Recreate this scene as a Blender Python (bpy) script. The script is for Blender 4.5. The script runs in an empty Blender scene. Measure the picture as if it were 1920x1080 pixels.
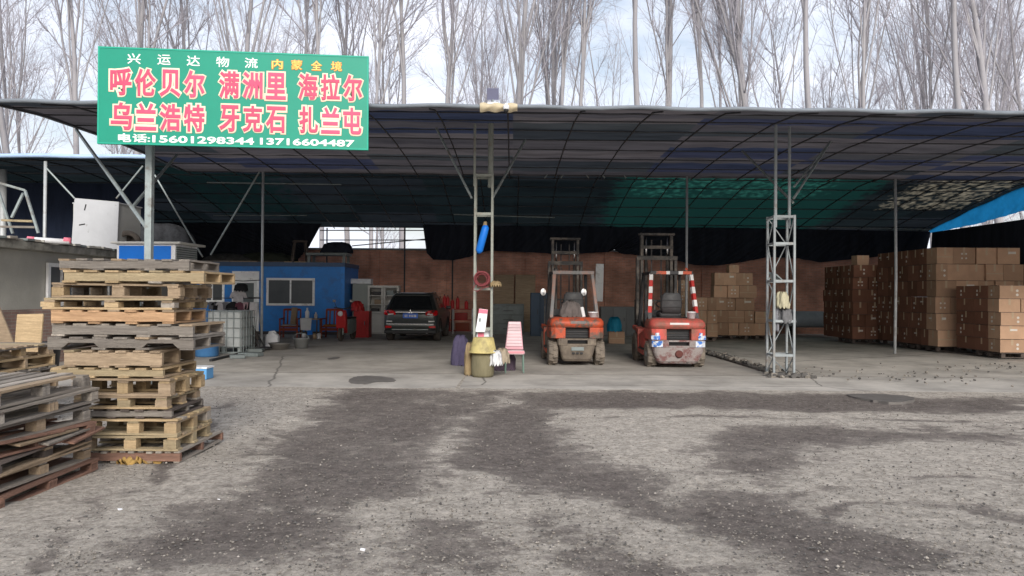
import bpy, math, random
import numpy as np
from mathutils import Vector, Matrix, Euler
SC = bpy.context.scene
COL = SC.collection
random.seed(7)
rng = np.random.default_rng(11)
R_ = math.radians
# ------------------------------------------------------------------ camera
F, HZ, CAMZ = 1387.0, 553.0, 1.6           # focal length and horizon of the 1920 px wide photo
cam = bpy.data.cameras.new("camera"); cam.lens = 36.0 * F / 1920.0; cam.sensor_width = 36
cam.clip_start = .05; cam.clip_end = 3000
cam_ob = bpy.data.objects.new("camera", cam); COL.objects.link(cam_ob)
CR = Matrix.Rotation(R_(90) + math.atan((HZ - 540) / F), 3, 'X') @ Matrix.Rotation(R_(0.42), 3, 'Z')
cam_ob.matrix_world = Matrix.Translation((0, 0, CAMZ)) @ CR.to_4x4()
SC.camera = cam_ob
# ------------------------------------------------------------------ sky, sun, exposure
SUN_EL, SUN_AZ = R_(27), R_(170)            # the sun behind the camera, a little to its left, veiled by cloud
w = bpy.data.worlds.new("World"); SC.world = w; w.use_nodes = True
nt = w.node_tree; nt.nodes.clear()
wo = nt.nodes.new('ShaderNodeOutputWorld'); bg = nt.nodes.new('ShaderNodeBackground')
sky = nt.nodes.new('ShaderNodeTexSky'); sky.sky_type = 'NISHITA'; sky.sun_disc = False
sky.sun_elevation = SUN_EL; sky.sun_rotation = SUN_AZ; sky.air_density = 1.3; sky.dust_density = 3.5
tc = nt.nodes.new('ShaderNodeTexCoord'); mp = nt.nodes.new('ShaderNodeMapping'); mp.inputs['Scale'].default_value = (1, 1, 2.6)
nz = nt.nodes.new('ShaderNodeTexNoise'); nz.inputs['Scale'].default_value = 3.2; nz.inputs['Detail'].default_value = 7; nz.inputs['Roughness'].default_value = .6
rp = nt.nodes.new('ShaderNodeValToRGB'); rp.color_ramp.elements[0].position = .36; rp.color_ramp.elements[0].color = (.38, .38, .38, 1)
rp.color_ramp.elements[1].position = .62; rp.color_ramp.elements[1].color = (1, 1, 1, 1)
mx = nt.nodes.new('ShaderNodeMixRGB'); mx.inputs[2].default_value = (7.0, 7.3, 8.2, 1)
nt.links.new(tc.outputs['Generated'], mp.inputs[0]); nt.links.new(mp.outputs[0], nz.inputs['Vector'])
nt.links.new(nz.outputs['Fac'], rp.inputs[0]); nt.links.new(rp.outputs[0], mx.inputs[0])
nt.links.new(sky.outputs[0], mx.inputs[1]); nt.links.new(mx.outputs[0], bg.inputs[0])
bg.inputs[1].default_value = .1; nt.links.new(bg.outputs[0], wo.inputs[0])
sl = bpy.data.lights.new("sun", 'SUN'); sl.energy = 2.1; sl.angle = R_(24); sl.color = (1, .96, .9)
so = bpy.data.objects.new("sun", sl); COL.objects.link(so)
so.rotation_euler = Vector((math.sin(SUN_AZ) * math.cos(SUN_EL), math.cos(SUN_AZ) * math.cos(SUN_EL), math.sin(SUN_EL))).to_track_quat('Z', 'Y').to_euler()
VS = SC.view_settings; VS.view_transform = 'Standard'; VS.look = 'None'; VS.exposure = 0.68; VS.gamma = 1
SC.cycles.max_bounces = 8; SC.cycles.transparent_max_bounces = 12
# ------------------------------------------------------------------ pixel <-> place
def ray(px, py): return CR @ Vector(((px - 960) / F, -(py - 540) / F, -1))
def P(px, py, Y):                            # the point at depth Y seen at a photo pixel
    d = ray(px, py); return Vector((0, 0, CAMZ)) + d * (Y / d.y)
def G(px, py, z=0.0):                        # the point at height z seen at a photo pixel
    d = ray(px, py); return Vector((0, 0, CAMZ)) + d * ((z - CAMZ) / d.z)
# ------------------------------------------------------------------ mesh building
KIDS = {}
class MB:
    def __init__(s): s.v = []; s.f = []; s.m = []
    def add(s, V, Fc, mi=0):
        n = len(s.v); s.v += [tuple(p) for p in V]; s.f += [tuple(i + n for i in q) for q in Fc]; s.m += [mi] * len(Fc); return s
    def box(s, c, d, mi=0, rot=None):
        V = [Vector((x * d[0] / 2, y * d[1] / 2, z * d[2] / 2)) for x in (-1, 1) for y in (-1, 1) for z in (-1, 1)]
        if rot is not None:
            M = rot if isinstance(rot, Matrix) else Euler(rot).to_matrix()
            V = [M @ p for p in V]
        c = Vector(c)
        return s.add([p + c for p in V], [(0, 1, 3, 2), (4, 6, 7, 5), (0, 4, 5, 1), (2, 3, 7, 6), (0, 2, 6, 4), (1, 5, 7, 3)], mi)
    def bb(s, a, b, mi=0): return s.box([(a[i] + b[i]) / 2 for i in range(3)], [abs(b[i] - a[i]) for i in range(3)], mi)
    def bar(s, a, b, w, h=None, mi=0):
        a, b = Vector(a), Vector(b); d = b - a
        return s.box((a + b) / 2, (w, h or w, d.length), mi, d.to_track_quat('Z', 'Y').to_matrix())
    def tube(s, a, b, r, r2=None, n=8, mi=0): return s.path([a, b], [r, r if r2 is None else r2], n, mi)
    def path(s, pts, r, n=8, mi=0, cap=True, closed=False):
        pts = [Vector(p) for p in pts]; k = len(pts)
        if not isinstance(r, (list, tuple)): r = [r] * k
        V = []; q0 = None
        for i, p in enumerate(pts):
            if closed: d = pts[(i + 1) % k] - pts[i - 1]
            else: d = pts[min(i + 1, k - 1)] - pts[max(i - 1, 0)]
            d.normalize()
            if q0 is None:
                up = Vector((0, 0, 1)) if abs(d.z) < .9 else Vector((1, 0, 0)); x = d.cross(up).normalized()
            else: x = (q0 - d * q0.dot(d)).normalized()
            q0 = x; y = d.cross(x)
            V += [p + (x * math.cos(6.28318 * j / n) + y * math.sin(6.28318 * j / n)) * r[i] for j in range(n)]
        Fc = [(i * n + j, i * n + (j + 1) % n, (i + 1) % k * n + (j + 1) % n, (i + 1) % k * n + j) for i in range(k if closed else k - 1) for j in range(n)]
        if cap and not closed: Fc += [tuple(range(n))[::-1], tuple((k - 1) * n + j for j in range(n))]
        return s.add(V, Fc, mi)
    def lathe(s, prof, n=16, mi=0, c=(0, 0, 0), M=None):
        c = Vector(c); k = len(prof)
        V = [Vector((r * math.cos(6.28318 * j / n), r * math.sin(6.28318 * j / n), z)) for r, z in prof for j in range(n)]
        if M is not None: V = [M @ p for p in V]
        Fc = [(i * n + j, i * n + (j + 1) % n, (i + 1) * n + (j + 1) % n, (i + 1) * n + j) for i in range(k - 1) for j in range(n)]
        if prof[0][0] > 1e-5: Fc.append(tuple(range(n))[::-1])
        if prof[-1][0] > 1e-5: Fc.append(tuple((k - 1) * n + j for j in range(n)))
        return s.add([p + c for p in V], Fc, mi)
    def prism(s, poly, a, b, ax='y', mi=0):
        n = len(poly)
        f = {'y': lambda p, t: (p[0], t, p[1]), 'x': lambda p, t: (t, p[0], p[1]), 'z': lambda p, t: (p[0], p[1], t)}[ax]
        V = [f(p, a) for p in poly] + [f(p, b) for p in poly]
        return s.add(V, [tuple(range(n))[::-1], tuple(range(n, 2 * n))] + [(i, (i + 1) % n, n + (i + 1) % n, n + i) for i in range(n)], mi)
    def loft(s, rings, mi=0, cap=True):
        n = len(rings[0]); V = [p for r in rings for p in r]
        Fc = [(i * n + j, i * n + (j + 1) % n, (i + 1) * n + (j + 1) % n, (i + 1) * n + j) for i in range(len(rings) - 1) for j in range(n)]
        if cap: Fc += [tuple(range(n))[::-1], tuple((len(rings) - 1) * n + j for j in range(n))]
        return s.add(V, Fc, mi)
    def grid(s, fn, nu, nv, mi=0):
        V = [fn(i / nu, j / nv) for j in range(nv + 1) for i in range(nu + 1)]
        return s.add(V, [(j * (nu + 1) + i, j * (nu + 1) + i + 1, (j + 1) * (nu + 1) + i + 1, (j + 1) * (nu + 1) + i) for j in range(nv) for i in range(nu)], mi)
    def mesh(s, name, mats, smooth=False):
        me = bpy.data.meshes.new(name); me.from_pydata(s.v, [], s.f)
        for m in (mats if isinstance(mats, (list, tuple)) else [mats]): me.materials.append(m)
        me.polygons.foreach_set('material_index', s.m)
        if smooth: me.polygons.foreach_set('use_smooth', [True] * len(s.f))
        me.update(); return me
    def build(s, name, mats, parent=None, smooth=False, bevel=0, loc=None):
        o = link(name, s.mesh(name, mats, smooth), parent, loc)
        if bevel:
            b = o.modifiers.new('edge', 'BEVEL'); b.width = bevel; b.segments = 2; b.limit_method = 'ANGLE'; b.angle_limit = R_(40)
        return o
def link(name, data, parent=None, loc=None, rz=0):
    o = bpy.data.objects.new(name, data); COL.objects.link(o)
    if loc is not None: o.location = loc
    if rz: o.rotation_euler.z = rz
    if parent is not None: o.parent = parent; KIDS.setdefault(parent.name, []).append(o)
    return o
def tag(o, label=None, cat=None, group=None, kind=None):
    for k, x in (('label', label), ('category', cat), ('group', group), ('kind', kind)):
        if x: o[k] = x
    return o
def thing(name, label, cat, loc=(0, 0, 0), rz=0, group=None): return tag(link(name, None, None, loc, rz), label, cat, group)
def copy_tree(o, parent=None):
    c = o.copy(); COL.objects.link(c)
    if parent is not None: c.parent = parent; KIDS.setdefault(parent.name, []).append(c)
    for k in KIDS.get(o.name, []): copy_tree(k, c)
    return c
def rrect(hw, y0, y1, r, z, n=4):            # rounded rectangle ring in plan
    out = []
    for cx, cy, a in ((hw - r, y0 + r, -90), (hw - r, y1 - r, 0), (-hw + r, y1 - r, 90), (-hw + r, y0 + r, 180)):
        out += [(cx + r * math.cos(R_(a + 90 * i / n)), cy + r * math.sin(R_(a + 90 * i / n)), z) for i in range(n + 1)]
    return out
def ordinal(i): return ('first second third fourth fifth sixth seventh eighth ninth tenth eleventh twelfth thirteenth fourteenth fifteenth sixteenth seventeenth eighteenth nineteenth twentieth').split()[i] if i < 20 else {20: 'twenty-first', 21: 'twenty-second', 22: 'twenty-third', 23: 'twenty-fourth', 24: 'twenty-fifth', 25: 'twenty-sixth'}.get(i, 'later')
# ------------------------------------------------------------------ materials
def srgb(r, g, b): return tuple((x / 255 / 12.92 if x <= 10 else ((x / 255 + .055) / 1.055) ** 2.4) for x in (r, g, b))
MATS = {}
def mat(name, col, rough=.75, var=.25, scale=6, bump=.15, bscale=60, metal=0, stretch=(1, 1, 1), rand=.12, col2=None, amt=.5, scale2=3, edge=.08, spec=.3, coord='Object', trans=0):
    """noise-varied surface; col2 lies over it in patches (rust, dirt, worn paint) that cover about amt of it"""
    m = bpy.data.materials.new(name); m.use_nodes = True; t = m.node_tree; N = t.nodes; L = t.links
    b = N['Principled BSDF']; out = N['Material Output']
    tc = N.new('ShaderNodeTexCoord'); mp = N.new('ShaderNodeMapping'); mp.inputs['Scale'].default_value = stretch
    oi = N.new('ShaderNodeObjectInfo'); L.new(tc.outputs[coord], mp.inputs[0])
    ad = N.new('ShaderNodeVectorMath'); ad.operation = 'ADD'; sc = N.new('ShaderNodeVectorMath'); sc.operation = 'SCALE'; sc.inputs[0].default_value = (37, 91, 53)
    L.new(oi.outputs['Random'], sc.inputs['Scale']); L.new(mp.outputs[0], ad.inputs[0]); L.new(sc.outputs[0], ad.inputs[1])
    n1 = N.new('ShaderNodeTexNoise'); n1.inputs['Scale'].default_value = scale; n1.inputs['Detail'].default_value = 8; n1.inputs['Roughness'].default_value = .65
    L.new(ad.outputs[0], n1.inputs['Vector'])
    mr = N.new('ShaderNodeMapRange'); mr.inputs[1].default_value = .25; mr.inputs[2].default_value = .75; mr.inputs[3].default_value = 1 - var; mr.inputs[4].default_value = 1 + var
    L.new(n1.outputs['Fac'], mr.inputs[0])
    rr = N.new('ShaderNodeMapRange'); rr.inputs[3].default_value = 1 - rand; rr.inputs[4].default_value = 1 + rand; L.new(oi.outputs['Random'], rr.inputs[0])
    mu = N.new('ShaderNodeMath'); mu.operation = 'MULTIPLY'; L.new(mr.outputs[0], mu.inputs[0]); L.new(rr.outputs[0], mu.inputs[1])
    src = N.new('ShaderNodeRGB'); src.outputs[0].default_value = (*col, 1); c = src.outputs[0]
    vm = N.new('ShaderNodeVectorMath'); vm.operation = 'SCALE'; L.new(c, vm.inputs[0]); L.new(mu.outputs[0], vm.inputs['Scale']); c = vm.outputs[0]
    if col2 is not None:
        n2 = N.new('ShaderNodeTexNoise'); n2.inputs['Scale'].default_value = scale2; n2.inputs['Detail'].default_value = 9; n2.inputs['Roughness'].default_value = .7
        L.new(ad.outputs[0], n2.inputs['Vector'])
        r2 = N.new('ShaderNodeMapRange'); x = .72 - .45 * amt; r2.inputs[1].default_value = x - edge; r2.inputs[2].default_value = x + edge; L.new(n2.outputs['Fac'], r2.inputs[0])
        m2 = N.new('ShaderNodeMixRGB'); m2.inputs[2].default_value = (*col2, 1); L.new(r2.outputs[0], m2.inputs[0]); L.new(c, m2.inputs[1]); c = m2.outputs[0]
    L.new(c, b.inputs['Base Color']); b.inputs['Roughness'].default_value = rough; b.inputs['Metallic'].default_value = metal
    b.inputs['Specular IOR Level'].default_value = spec
    if bump:
        n3 = N.new('ShaderNodeTexNoise'); n3.inputs['Scale'].default_value = bscale; n3.inputs['Detail'].default_value = 5; L.new(ad.outputs[0], n3.inputs['Vector'])
        bp = N.new('ShaderNodeBump'); bp.inputs['Strength'].default_value = min(1, bump * 2.5); bp.inputs['Distance'].default_value = .01; L.new(n3.outputs['Fac'], bp.inputs['Height']); L.new(bp.outputs[0], b.inputs['Normal'])
    if trans:
        tb = N.new('ShaderNodeBsdfTranslucent'); L.new(c, tb.inputs[0]); ms = N.new('ShaderNodeMixShader'); ms.inputs[0].default_value = trans
        L.new(b.outputs[0], ms.inputs[1]); L.new(tb.outputs[0], ms.inputs[2]); L.new(ms.outputs[0], out.inputs[0])
    MATS[name] = m; return m
def wood(name, c, c2, amt=.4, rand=.3): return mat(name, c, .85, .32, 5, .35, 30, stretch=(1.2, 14, 14), rand=rand, col2=c2, amt=amt, scale2=1.6, edge=.2, spec=.15)
M = MATS
mat('dark_and_shaded_card', srgb(122, 86, 70), .85, .12, 3, .08, 40, rand=.22, spec=.15)  # dark card of the rear stack; also paints shade onto the stack flanks
wood('grey_wood', (.27, .245, .215), (.15, .13, .115)); wood('pale_grey_wood', (.37, .33, .285), (.23, .20, .17)); wood('yellow_wood', (.47, .35, .21), (.34, .245, .14), .35)
wood('tan_wood', (.38, .29, .20), (.25, .185, .125), .4); wood('red_wood', (.26, .15, .11), (.15, .09, .07)); wood('orange_wood', (.47, .30, .175), (.33, .20, .115), .35); wood('dark_wood', (.14, .115, .10), (.08, .065, .06)); wood('olive_wood', (.42, .34, .215), (.28, .22, .14), .4)
mat('steel', (.28, .32, .32), .5, .2, 8, .08, 80, metal=.35, col2=(.16, .13, .11), amt=.25)
mat('pale_steel', (.46, .48, .49), .5, .15, 8, .05, 80, metal=.2, col2=(.28, .25, .22), amt=.2)
mat('dark_steel', (.045, .045, .048), .55, .3, 8, .1, 80, metal=.3, col2=(.09, .075, .065), amt=.3)
mat('black_pipe', (.055, .055, .06), .6, .3, 8, 0, rand=.2)
mat('rubber', (.028, .027, .026), .9, .3, 14, .3, 40, col2=(.13, .11, .095), amt=.5, scale2=6, edge=.25)
mat('muddy_rubber', (.05, .046, .042), .95, .3, 14, .3, 40, col2=(.22, .185, .15), amt=.72, scale2=5, edge=.25)
mat('black_net', (.026, .030, .042), .95, .4, 3, .3, 90, stretch=(1, 1, .15), spec=.1, coord='Object')
mat('navy_net', (.016, .022, .040), .95, .4, 3, .3, 90, stretch=(1, 1, .15), spec=.1)
mat('white_paint', (.78, .79, .80), .5, .08, 3, .05, 40, col2=(.42, .41, .39), amt=.25, scale2=4)
mat('glass', (.10, .11, .12), .15, .15, 2, 0, spec=.6)
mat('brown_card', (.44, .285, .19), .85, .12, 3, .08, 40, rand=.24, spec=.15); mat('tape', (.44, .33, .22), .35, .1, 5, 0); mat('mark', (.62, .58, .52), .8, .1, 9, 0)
mat('sign_green', srgb(10, 140, 116), .45, .07, 2, .03, 20); mat('sign_pink', srgb(198, 76, 108), .5, .08, 6, 0); mat('sign_cream', srgb(226, 206, 182), .5, .05, 4, 0)
mat('sign_white', (.82, .84, .82), .5, .04, 4, 0); mat('sign_yellow', srgb(250, 205, 110), .5, .05, 4, 0); mat('sign_orange', srgb(228, 120, 50), .5, .05, 4, 0)
mat('blue_panel', srgb(50, 124, 200), .45, .10, 2, .05, 30, col2=srgb(58, 108, 172), amt=.35); mat('bright_blue', srgb(20, 110, 205), .5, .1, 3, .05, 30)
mat('black_plastic', (.02, .02, .022), .5, .2, 6, .05, 50); mat('white_plastic', (.72, .73, .75), .45, .1, 5, .05, 40, col2=(.5, .5, .5), amt=.2)
mat('red_paint', srgb(176, 42, 44), .45, .15, 5, .05, 40, col2=srgb(120, 30, 30), amt=.2); mat('red_wood_varnish', srgb(128, 56, 34), .45, .25, 6, .1, 40, stretch=(1, 6, 6))
mat('grey_metal', srgb(118, 126, 126), .5, .12, 5, .05, 40, col2=srgb(96, 100, 98), amt=.3)
# ------------------------------------------------------------------ ground
def nodes(m): m.use_nodes = True; return m.node_tree, m.node_tree.nodes, m.node_tree.links
def smooth_noise(x, y, s, seed):              # value noise for large stains
    r = np.random.default_rng(seed).random((64, 64)); u, v = x * s + 500, y * s + 500
    i, j = np.floor(u).astype(int), np.floor(v).astype(int); a, b = u - i, v - j; a = a * a * (3 - 2 * a); b = b * b * (3 - 2 * b)
    g = lambda p, q: r[p % 64, q % 64]
    return (g(i, j) * (1 - a) + g(i + 1, j) * a) * (1 - b) + (g(i, j + 1) * (1 - a) + g(i + 1, j + 1) * a) * b
DAMP = [  # outlines of the oily, damp wheel tracks, traced on the ground
    [(640, 728), (800, 728), (975, 736), (960, 760), (880, 770), (860, 800), (790, 840), (800, 900), (790, 930), (720, 960), (690, 1010), (640, 1080), (160, 1080), (200, 1050), (310, 985), (420, 930), (500, 865), (500, 832), (490, 818), (560, 800), (610, 770)],
    [(880, 770), (960, 750), (1060, 775), (1040, 800), (1090, 830), (1110, 860), (1200, 890), (1270, 935), (1300, 975), (1220, 975), (1130, 950), (1020, 930), (960, 925), (890, 930), (830, 880), (850, 830)],
    [(960, 742), (1200, 736), (1560, 740), (1920, 748), (1920, 772), (1690, 770), (1520, 768), (1320, 763), (1080, 764), (980, 762)],
    [(1320, 822), (1400, 804), (1600, 797), (1920, 802), (1920, 830), (1680, 826), (1540, 834), (1560, 860), (1500, 885), (1450, 905), (1540, 950), (1640, 985), (1750, 1035), (1650, 1080), (1400, 1080), (1330, 1030), (1300, 985), (1200, 950), (1250, 930), (1400, 905), (1320, 885), (1290, 855)],
    [(1000, 985), (1060, 975), (1130, 1010), (1290, 1060), (1330, 1080), (1100, 1080), (1040, 1050)],
    [(700, 1000), (820, 985), (940, 1000), (960, 1040), (900, 1080), (650, 1080)]]
TRACKS = [[(1960, 905), (1700, 888), (1560, 905), (1440, 945), (1330, 1010), (1270, 1090)], [(1960, 960), (1760, 935), (1630, 950), (1540, 1000), (1480, 1090)], [(420, 745), (360, 800), (260, 900), (120, 1000), (20, 1090)], [(1050, 790), (1180, 780), (1400, 778), (1700, 785), (1940, 790)], [(880, 760), (840, 850), (780, 960), (740, 1090)]]
def seg_dist(px, py, poly):
    d = np.full(px.shape, 1e9); ins = np.zeros(px.shape, bool)
    for i in range(len(poly)):
        ax, ay = poly[i]; bx, by = poly[(i + 1) % len(poly)]; ex, ey = bx - ax, by - ay
        t = np.clip(((px - ax) * ex + (py - ay) * ey) / (ex * ex + ey * ey), 0, 1); d = np.minimum(d, np.hypot(px - ax - t * ex, py - ay - t * ey))
        c = ((ay > py) != (by > py)) & (px < (bx - ax) * (py - ay) / (by - ay + 1e-12) + ax); ins ^= c
    return np.where(ins, -d, d)
def make_ground():
    xs = np.concatenate([[-900, -300, -120, -60, -35, -22, -16], np.arange(-12, 12.01, .07), [16, 22, 35, 60, 120, 300, 900]])
    ys = np.concatenate([[-300, -60, -10, 0, 1.5, 2.5], np.arange(3.2, 13.6, .07), [16, 20, 26, 34, 45, 70, 120, 300, 1200]])
    X, Y = np.meshgrid(xs, ys); nx, ny = len(xs), len(ys)
    wx = X + .5 * (smooth_noise(X, Y, 1.1, 1) - .5) + .22 * (smooth_noise(X, Y, 3.3, 2) - .5); wy = Y + .5 * (smooth_noise(X, Y, 1.1, 3) - .5) + .22 * (smooth_noise(X, Y, 3.3, 4) - .5)
    D = np.zeros(X.shape)
    for p in DAMP:
        q = [tuple(G(*a)[:2]) for a in p]; D = np.maximum(D, np.clip(.5 - seg_dist(wx, wy, q) / .85, 0, 1))
    for trk in TRACKS:
        q = [tuple(G(*a)[:2]) for a in trk]; dd = np.full(X.shape, 1e9)
        for (ax, ay), (bx, by) in zip(q, q[1:]):
            ex, ey = bx - ax, by - ay; t_ = np.clip(((wx - ax) * ex + (wy - ay) * ey) / (ex * ex + ey * ey), 0, 1); dd = np.minimum(dd, np.hypot(wx - ax - t_ * ex, wy - ay - t_ * ey))
        D = np.maximum(D, .62 * np.clip(1.35 - dd / .14, 0, 1) * (.5 + .8 * smooth_noise(X, Y, 1.6, 9)))
    D *= .62 + .5 * smooth_noise(X, Y, .9, 8)
    Z = .035 * (smooth_noise(X, Y, .5, 5) - .5) + .016 * (smooth_noise(X, Y, 2.4, 6) - .5) - .02 * np.clip(D, 0, 1)
    Z = np.where((np.abs(X) < 12.5) & (Y > 3) & (Y < 13.7), Z * np.clip((12.7 - Y) / 1.5, 0, 1), 0) - .004 + .016 * np.clip((Y - 11.4) / 1.0, 0, 1)
    me = bpy.data.meshes.new('ground'); V = np.stack([X, Y, Z], -1).reshape(-1, 3)
    i, j = np.meshgrid(np.arange(nx - 1), np.arange(ny - 1)); a = (j * nx + i).ravel()
    me.from_pydata(V.tolist(), [], np.stack([a, a + 1, a + nx + 1, a + nx], 1).tolist())
    at = me.attributes.new('damp', 'FLOAT', 'POINT'); at.data.foreach_set('value', np.clip(D, 0, 1).ravel().astype(np.float32))
    me.polygons.foreach_set('use_smooth', [True] * len(me.polygons))
    m = bpy.data.materials.new('dirt'); t, N, L = nodes(m); b = N['Principled BSDF']
    tc = N.new('ShaderNodeTexCoord'); A = N.new('ShaderNodeAttribute'); A.attribute_name = 'damp'
    def noise(s, d=8, r=.65, st=(1, 1, 1)):
        mp = N.new('ShaderNodeMapping'); mp.inputs['Scale'].default_value = st; L.new(tc.outputs['Object'], mp.inputs[0])
        n = N.new('ShaderNodeTexNoise'); n.inputs['Scale'].default_value = s; n.inputs['Detail'].default_value = d; n.inputs['Roughness'].default_value = r; L.new(mp.outputs[0], n.inputs['Vector']); return n.outputs['Fac']
    def math_(op, x, y=None, cl=False):
        k = N.new('ShaderNodeMath'); k.operation = op; k.use_clamp = cl
        for q, z in enumerate((x, y)):
            if z is None: continue
            if isinstance(z, (int, float)): k.inputs[q].default_value = z
            else: L.new(z, k.inputs[q])
        return k.outputs[0]
    def ramp(f, *st):
        r = N.new('ShaderNodeValToRGB'); e = r.color_ramp.elements
        while len(e) < len(st): e.new(.5)
        for k, (p, c) in zip(e, st): k.position = p; k.color = (*c, 1)
        L.new(f, r.inputs[0]); return r.outputs[0]
    mid = noise(1.3, 9, .7); fine = noise(16, 8, .75); grit = noise(38, 8, .85); streak = noise(6, 8, .75, (.8, 1.2, 1))
    d = math_('ADD', A.outputs['Fac'], math_('MULTIPLY', math_('SUBTRACT', fine, .5), 1.35)); d = math_('ADD', d, math_('MULTIPLY', math_('SUBTRACT', mid, .5), 1.5)); d = math_('ADD', d, math_('MULTIPLY', math_('SUBTRACT', streak, .5), 1.2))
    fac = ramp(d, (.36, (0, 0, 0)), (.52, (.75,) * 3), (.9, (1, 1, 1)))
    dry = ramp(math_('ADD', math_('MULTIPLY', fine, .5), math_('MULTIPLY', grit, .5)), (.36, (.13, .114, .098)), (.46, (.345, .31, .268)), (.56, (.53, .48, .42)), (.66, (.69, .635, .57)))
    wet = ramp(math_('ADD', math_('MULTIPLY', fine, .5), math_('MULTIPLY', grit, .5)), (.36, (.045, .037, .033)), (.47, (.125, .106, .095)), (.58, (.225, .193, .172)), (.68, (.46, .41, .37)))
    mxr = N.new('ShaderNodeMixRGB'); L.new(fac, mxr.inputs[0]); L.new(dry, mxr.inputs[1]); L.new(wet, mxr.inputs[2]); gr = N.new('ShaderNodeMapRange'); gr.inputs[1].default_value = .36; gr.inputs[2].default_value = .64; gr.inputs[3].default_value = .62; gr.inputs[4].default_value = 1.38; L.new(math_('ADD', math_('MULTIPLY', noise(4.5, 9, .8), .6), math_('MULTIPLY', noise(11, 8, .8), .4)), gr.inputs[0]); gv = N.new('ShaderNodeVectorMath'); gv.operation = 'SCALE'; L.new(mxr.outputs[0], gv.inputs[0]); L.new(gr.outputs[0], gv.inputs['Scale']); L.new(gv.outputs[0], b.inputs['Base Color'])
    ro = N.new('ShaderNodeMapRange'); ro.inputs[3].default_value = .95; ro.inputs[4].default_value = .72; L.new(fac, ro.inputs[0]); L.new(ro.outputs[0], b.inputs['Roughness']); b.inputs['Specular IOR Level'].default_value = .25
    bp = N.new('ShaderNodeBump'); bp.inputs['Strength'].default_value = 1; bp.inputs['Distance'].default_value = .035
    L.new(math_('ADD', math_('MULTIPLY', grit, .7), math_('MULTIPLY', fine, .8)), bp.inputs['Height']); L.new(bp.outputs[0], b.inputs['Normal'])
    me.materials.append(m); return tag(link('ground', me), kind='structure')
make_ground()
# loose gravel on the dirt
def make_gravel(n=15000):
    mb = MB(); ico = [(0, 0, 1), (.9, 0, .2), (.28, .85, .2), (-.73, .53, .2), (-.73, -.53, .2), (.28, -.85, .2), (0, 0, -.5)]; fc = [(0, 1, 2), (0, 2, 3), (0, 3, 4), (0, 4, 5), (0, 5, 1), (6, 2, 1), (6, 3, 2), (6, 4, 3), (6, 5, 4), (6, 1, 5)]
    for k in range(n):
        px, py = random.uniform(-40, 1960), 726 + 360 * random.random() ** 1.25
        g = G(px, py); s = random.choice((.004, .005, .006, .008, .010)) * random.uniform(.7, 1.35) * (1.4 if random.random() < .04 else 1)
        if g.y > 12.4: continue
        a = random.random() * 6.28; ca, sa = math.cos(a), math.sin(a); sx, sy, sz = (s * random.uniform(.7, 1.4) for _ in range(3))
        mb.add([(g.x + ca * x * sx - sa * y * sy, g.y + sa * x * sx + ca * y * sy, .0 + z * sz * .8) for x, y, z in ico], fc, random.choice((0, 0, 0, 0, 0, 0, 1, 1, 1, 1, 2)))
    mb.build('gravel', [mat('stone_grey', (.21, .19, .165), .9, .4, 3, 0), mat('stone_dark', (.09, .085, .08), .9, .4, 3, 0), mat('stone_pale', (.33, .30, .265), .9, .3, 3, 0)])
tag(make_gravel() or bpy.data.objects['gravel'], kind='stuff')
# ------------------------------------------------------------------ concrete floor of the shed
def concrete(name, c):
    m = mat(name, c, .85, .16, 1.1, .25, 40, col2=tuple(x * .5 for x in c), amt=.34, scale2=.8, edge=.16, spec=.3); t, N, L = nodes(m); b = N['Principled BSDF']
    v = N.new('ShaderNodeTexVoronoi'); v.feature = 'DISTANCE_TO_EDGE'; v.inputs['Scale'].default_value = .16; tc = N.new('ShaderNodeTexCoord'); nz = N.new('ShaderNodeTexNoise'); nz.inputs['Scale'].default_value = 1.3; nz.inputs['Detail'].default_value = 6
    mx = N.new('ShaderNodeMixRGB'); mx.inputs[0].default_value = .18; L.new(tc.outputs['Object'], mx.inputs[1]); L.new(tc.outputs['Object'], nz.inputs['Vector']); L.new(nz.outputs['Color'], mx.inputs[2]); L.new(mx.outputs[0], v.inputs['Vector'])
    r = N.new('ShaderNodeMapRange'); r.inputs[1].default_value = .0; r.inputs[2].default_value = .0035; L.new(v.outputs[0], r.inputs[0])
    old = b.inputs['Base Color'].links[0].from_socket; k = N.new('ShaderNodeMixRGB'); k.inputs[1].default_value = (.13, .12, .11, 1); L.new(r.outputs[0], k.inputs[0]); L.new(old, k.inputs[2]); L.new(k.outputs[0], b.inputs['Base Color']); return m
CONC = concrete('concrete', (.43, .40, .36)); CONC2 = concrete('pale_concrete', (.47, .44, .40))
FZ = .016
tag(MB().bb((-15, 14.86, -.1), (5.36, 40, FZ)).build('shed_floor', CONC), kind='structure')
tag(MB().bb((5.44, 14.86, -.1), (27, 40, FZ)).build('side_floor', CONC), kind='structure')
ragged = lambda a, b: [(x, 12.53 + .05 * math.sin(x * 1.3) * math.sin(x * 3.1 + 1) + random.uniform(0, .03) + (.10 * random.random() if random.random() < .08 else 0)) for x in np.arange(a, b, .12)]
tag(MB().prism(ragged(-15, -.9) + [(-.9, 14.81), (-15, 14.81)], -.1, FZ - .003, 'z').build('apron', CONC2), kind='structure')
tag(MB().prism(ragged(-.88, 27) + [(27, 14.81), (-.88, 14.81)], -.1, FZ - .003, 'z').build('apron', CONC2), kind='structure')
tag(MB().bb((-15, 14.812, -.1), (27, 14.858, FZ - .0015)).build('floor_joint', mat('joint_dirt', (.11, .10, .09), .95, .4, 6, .2, 30)), kind='structure')
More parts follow.
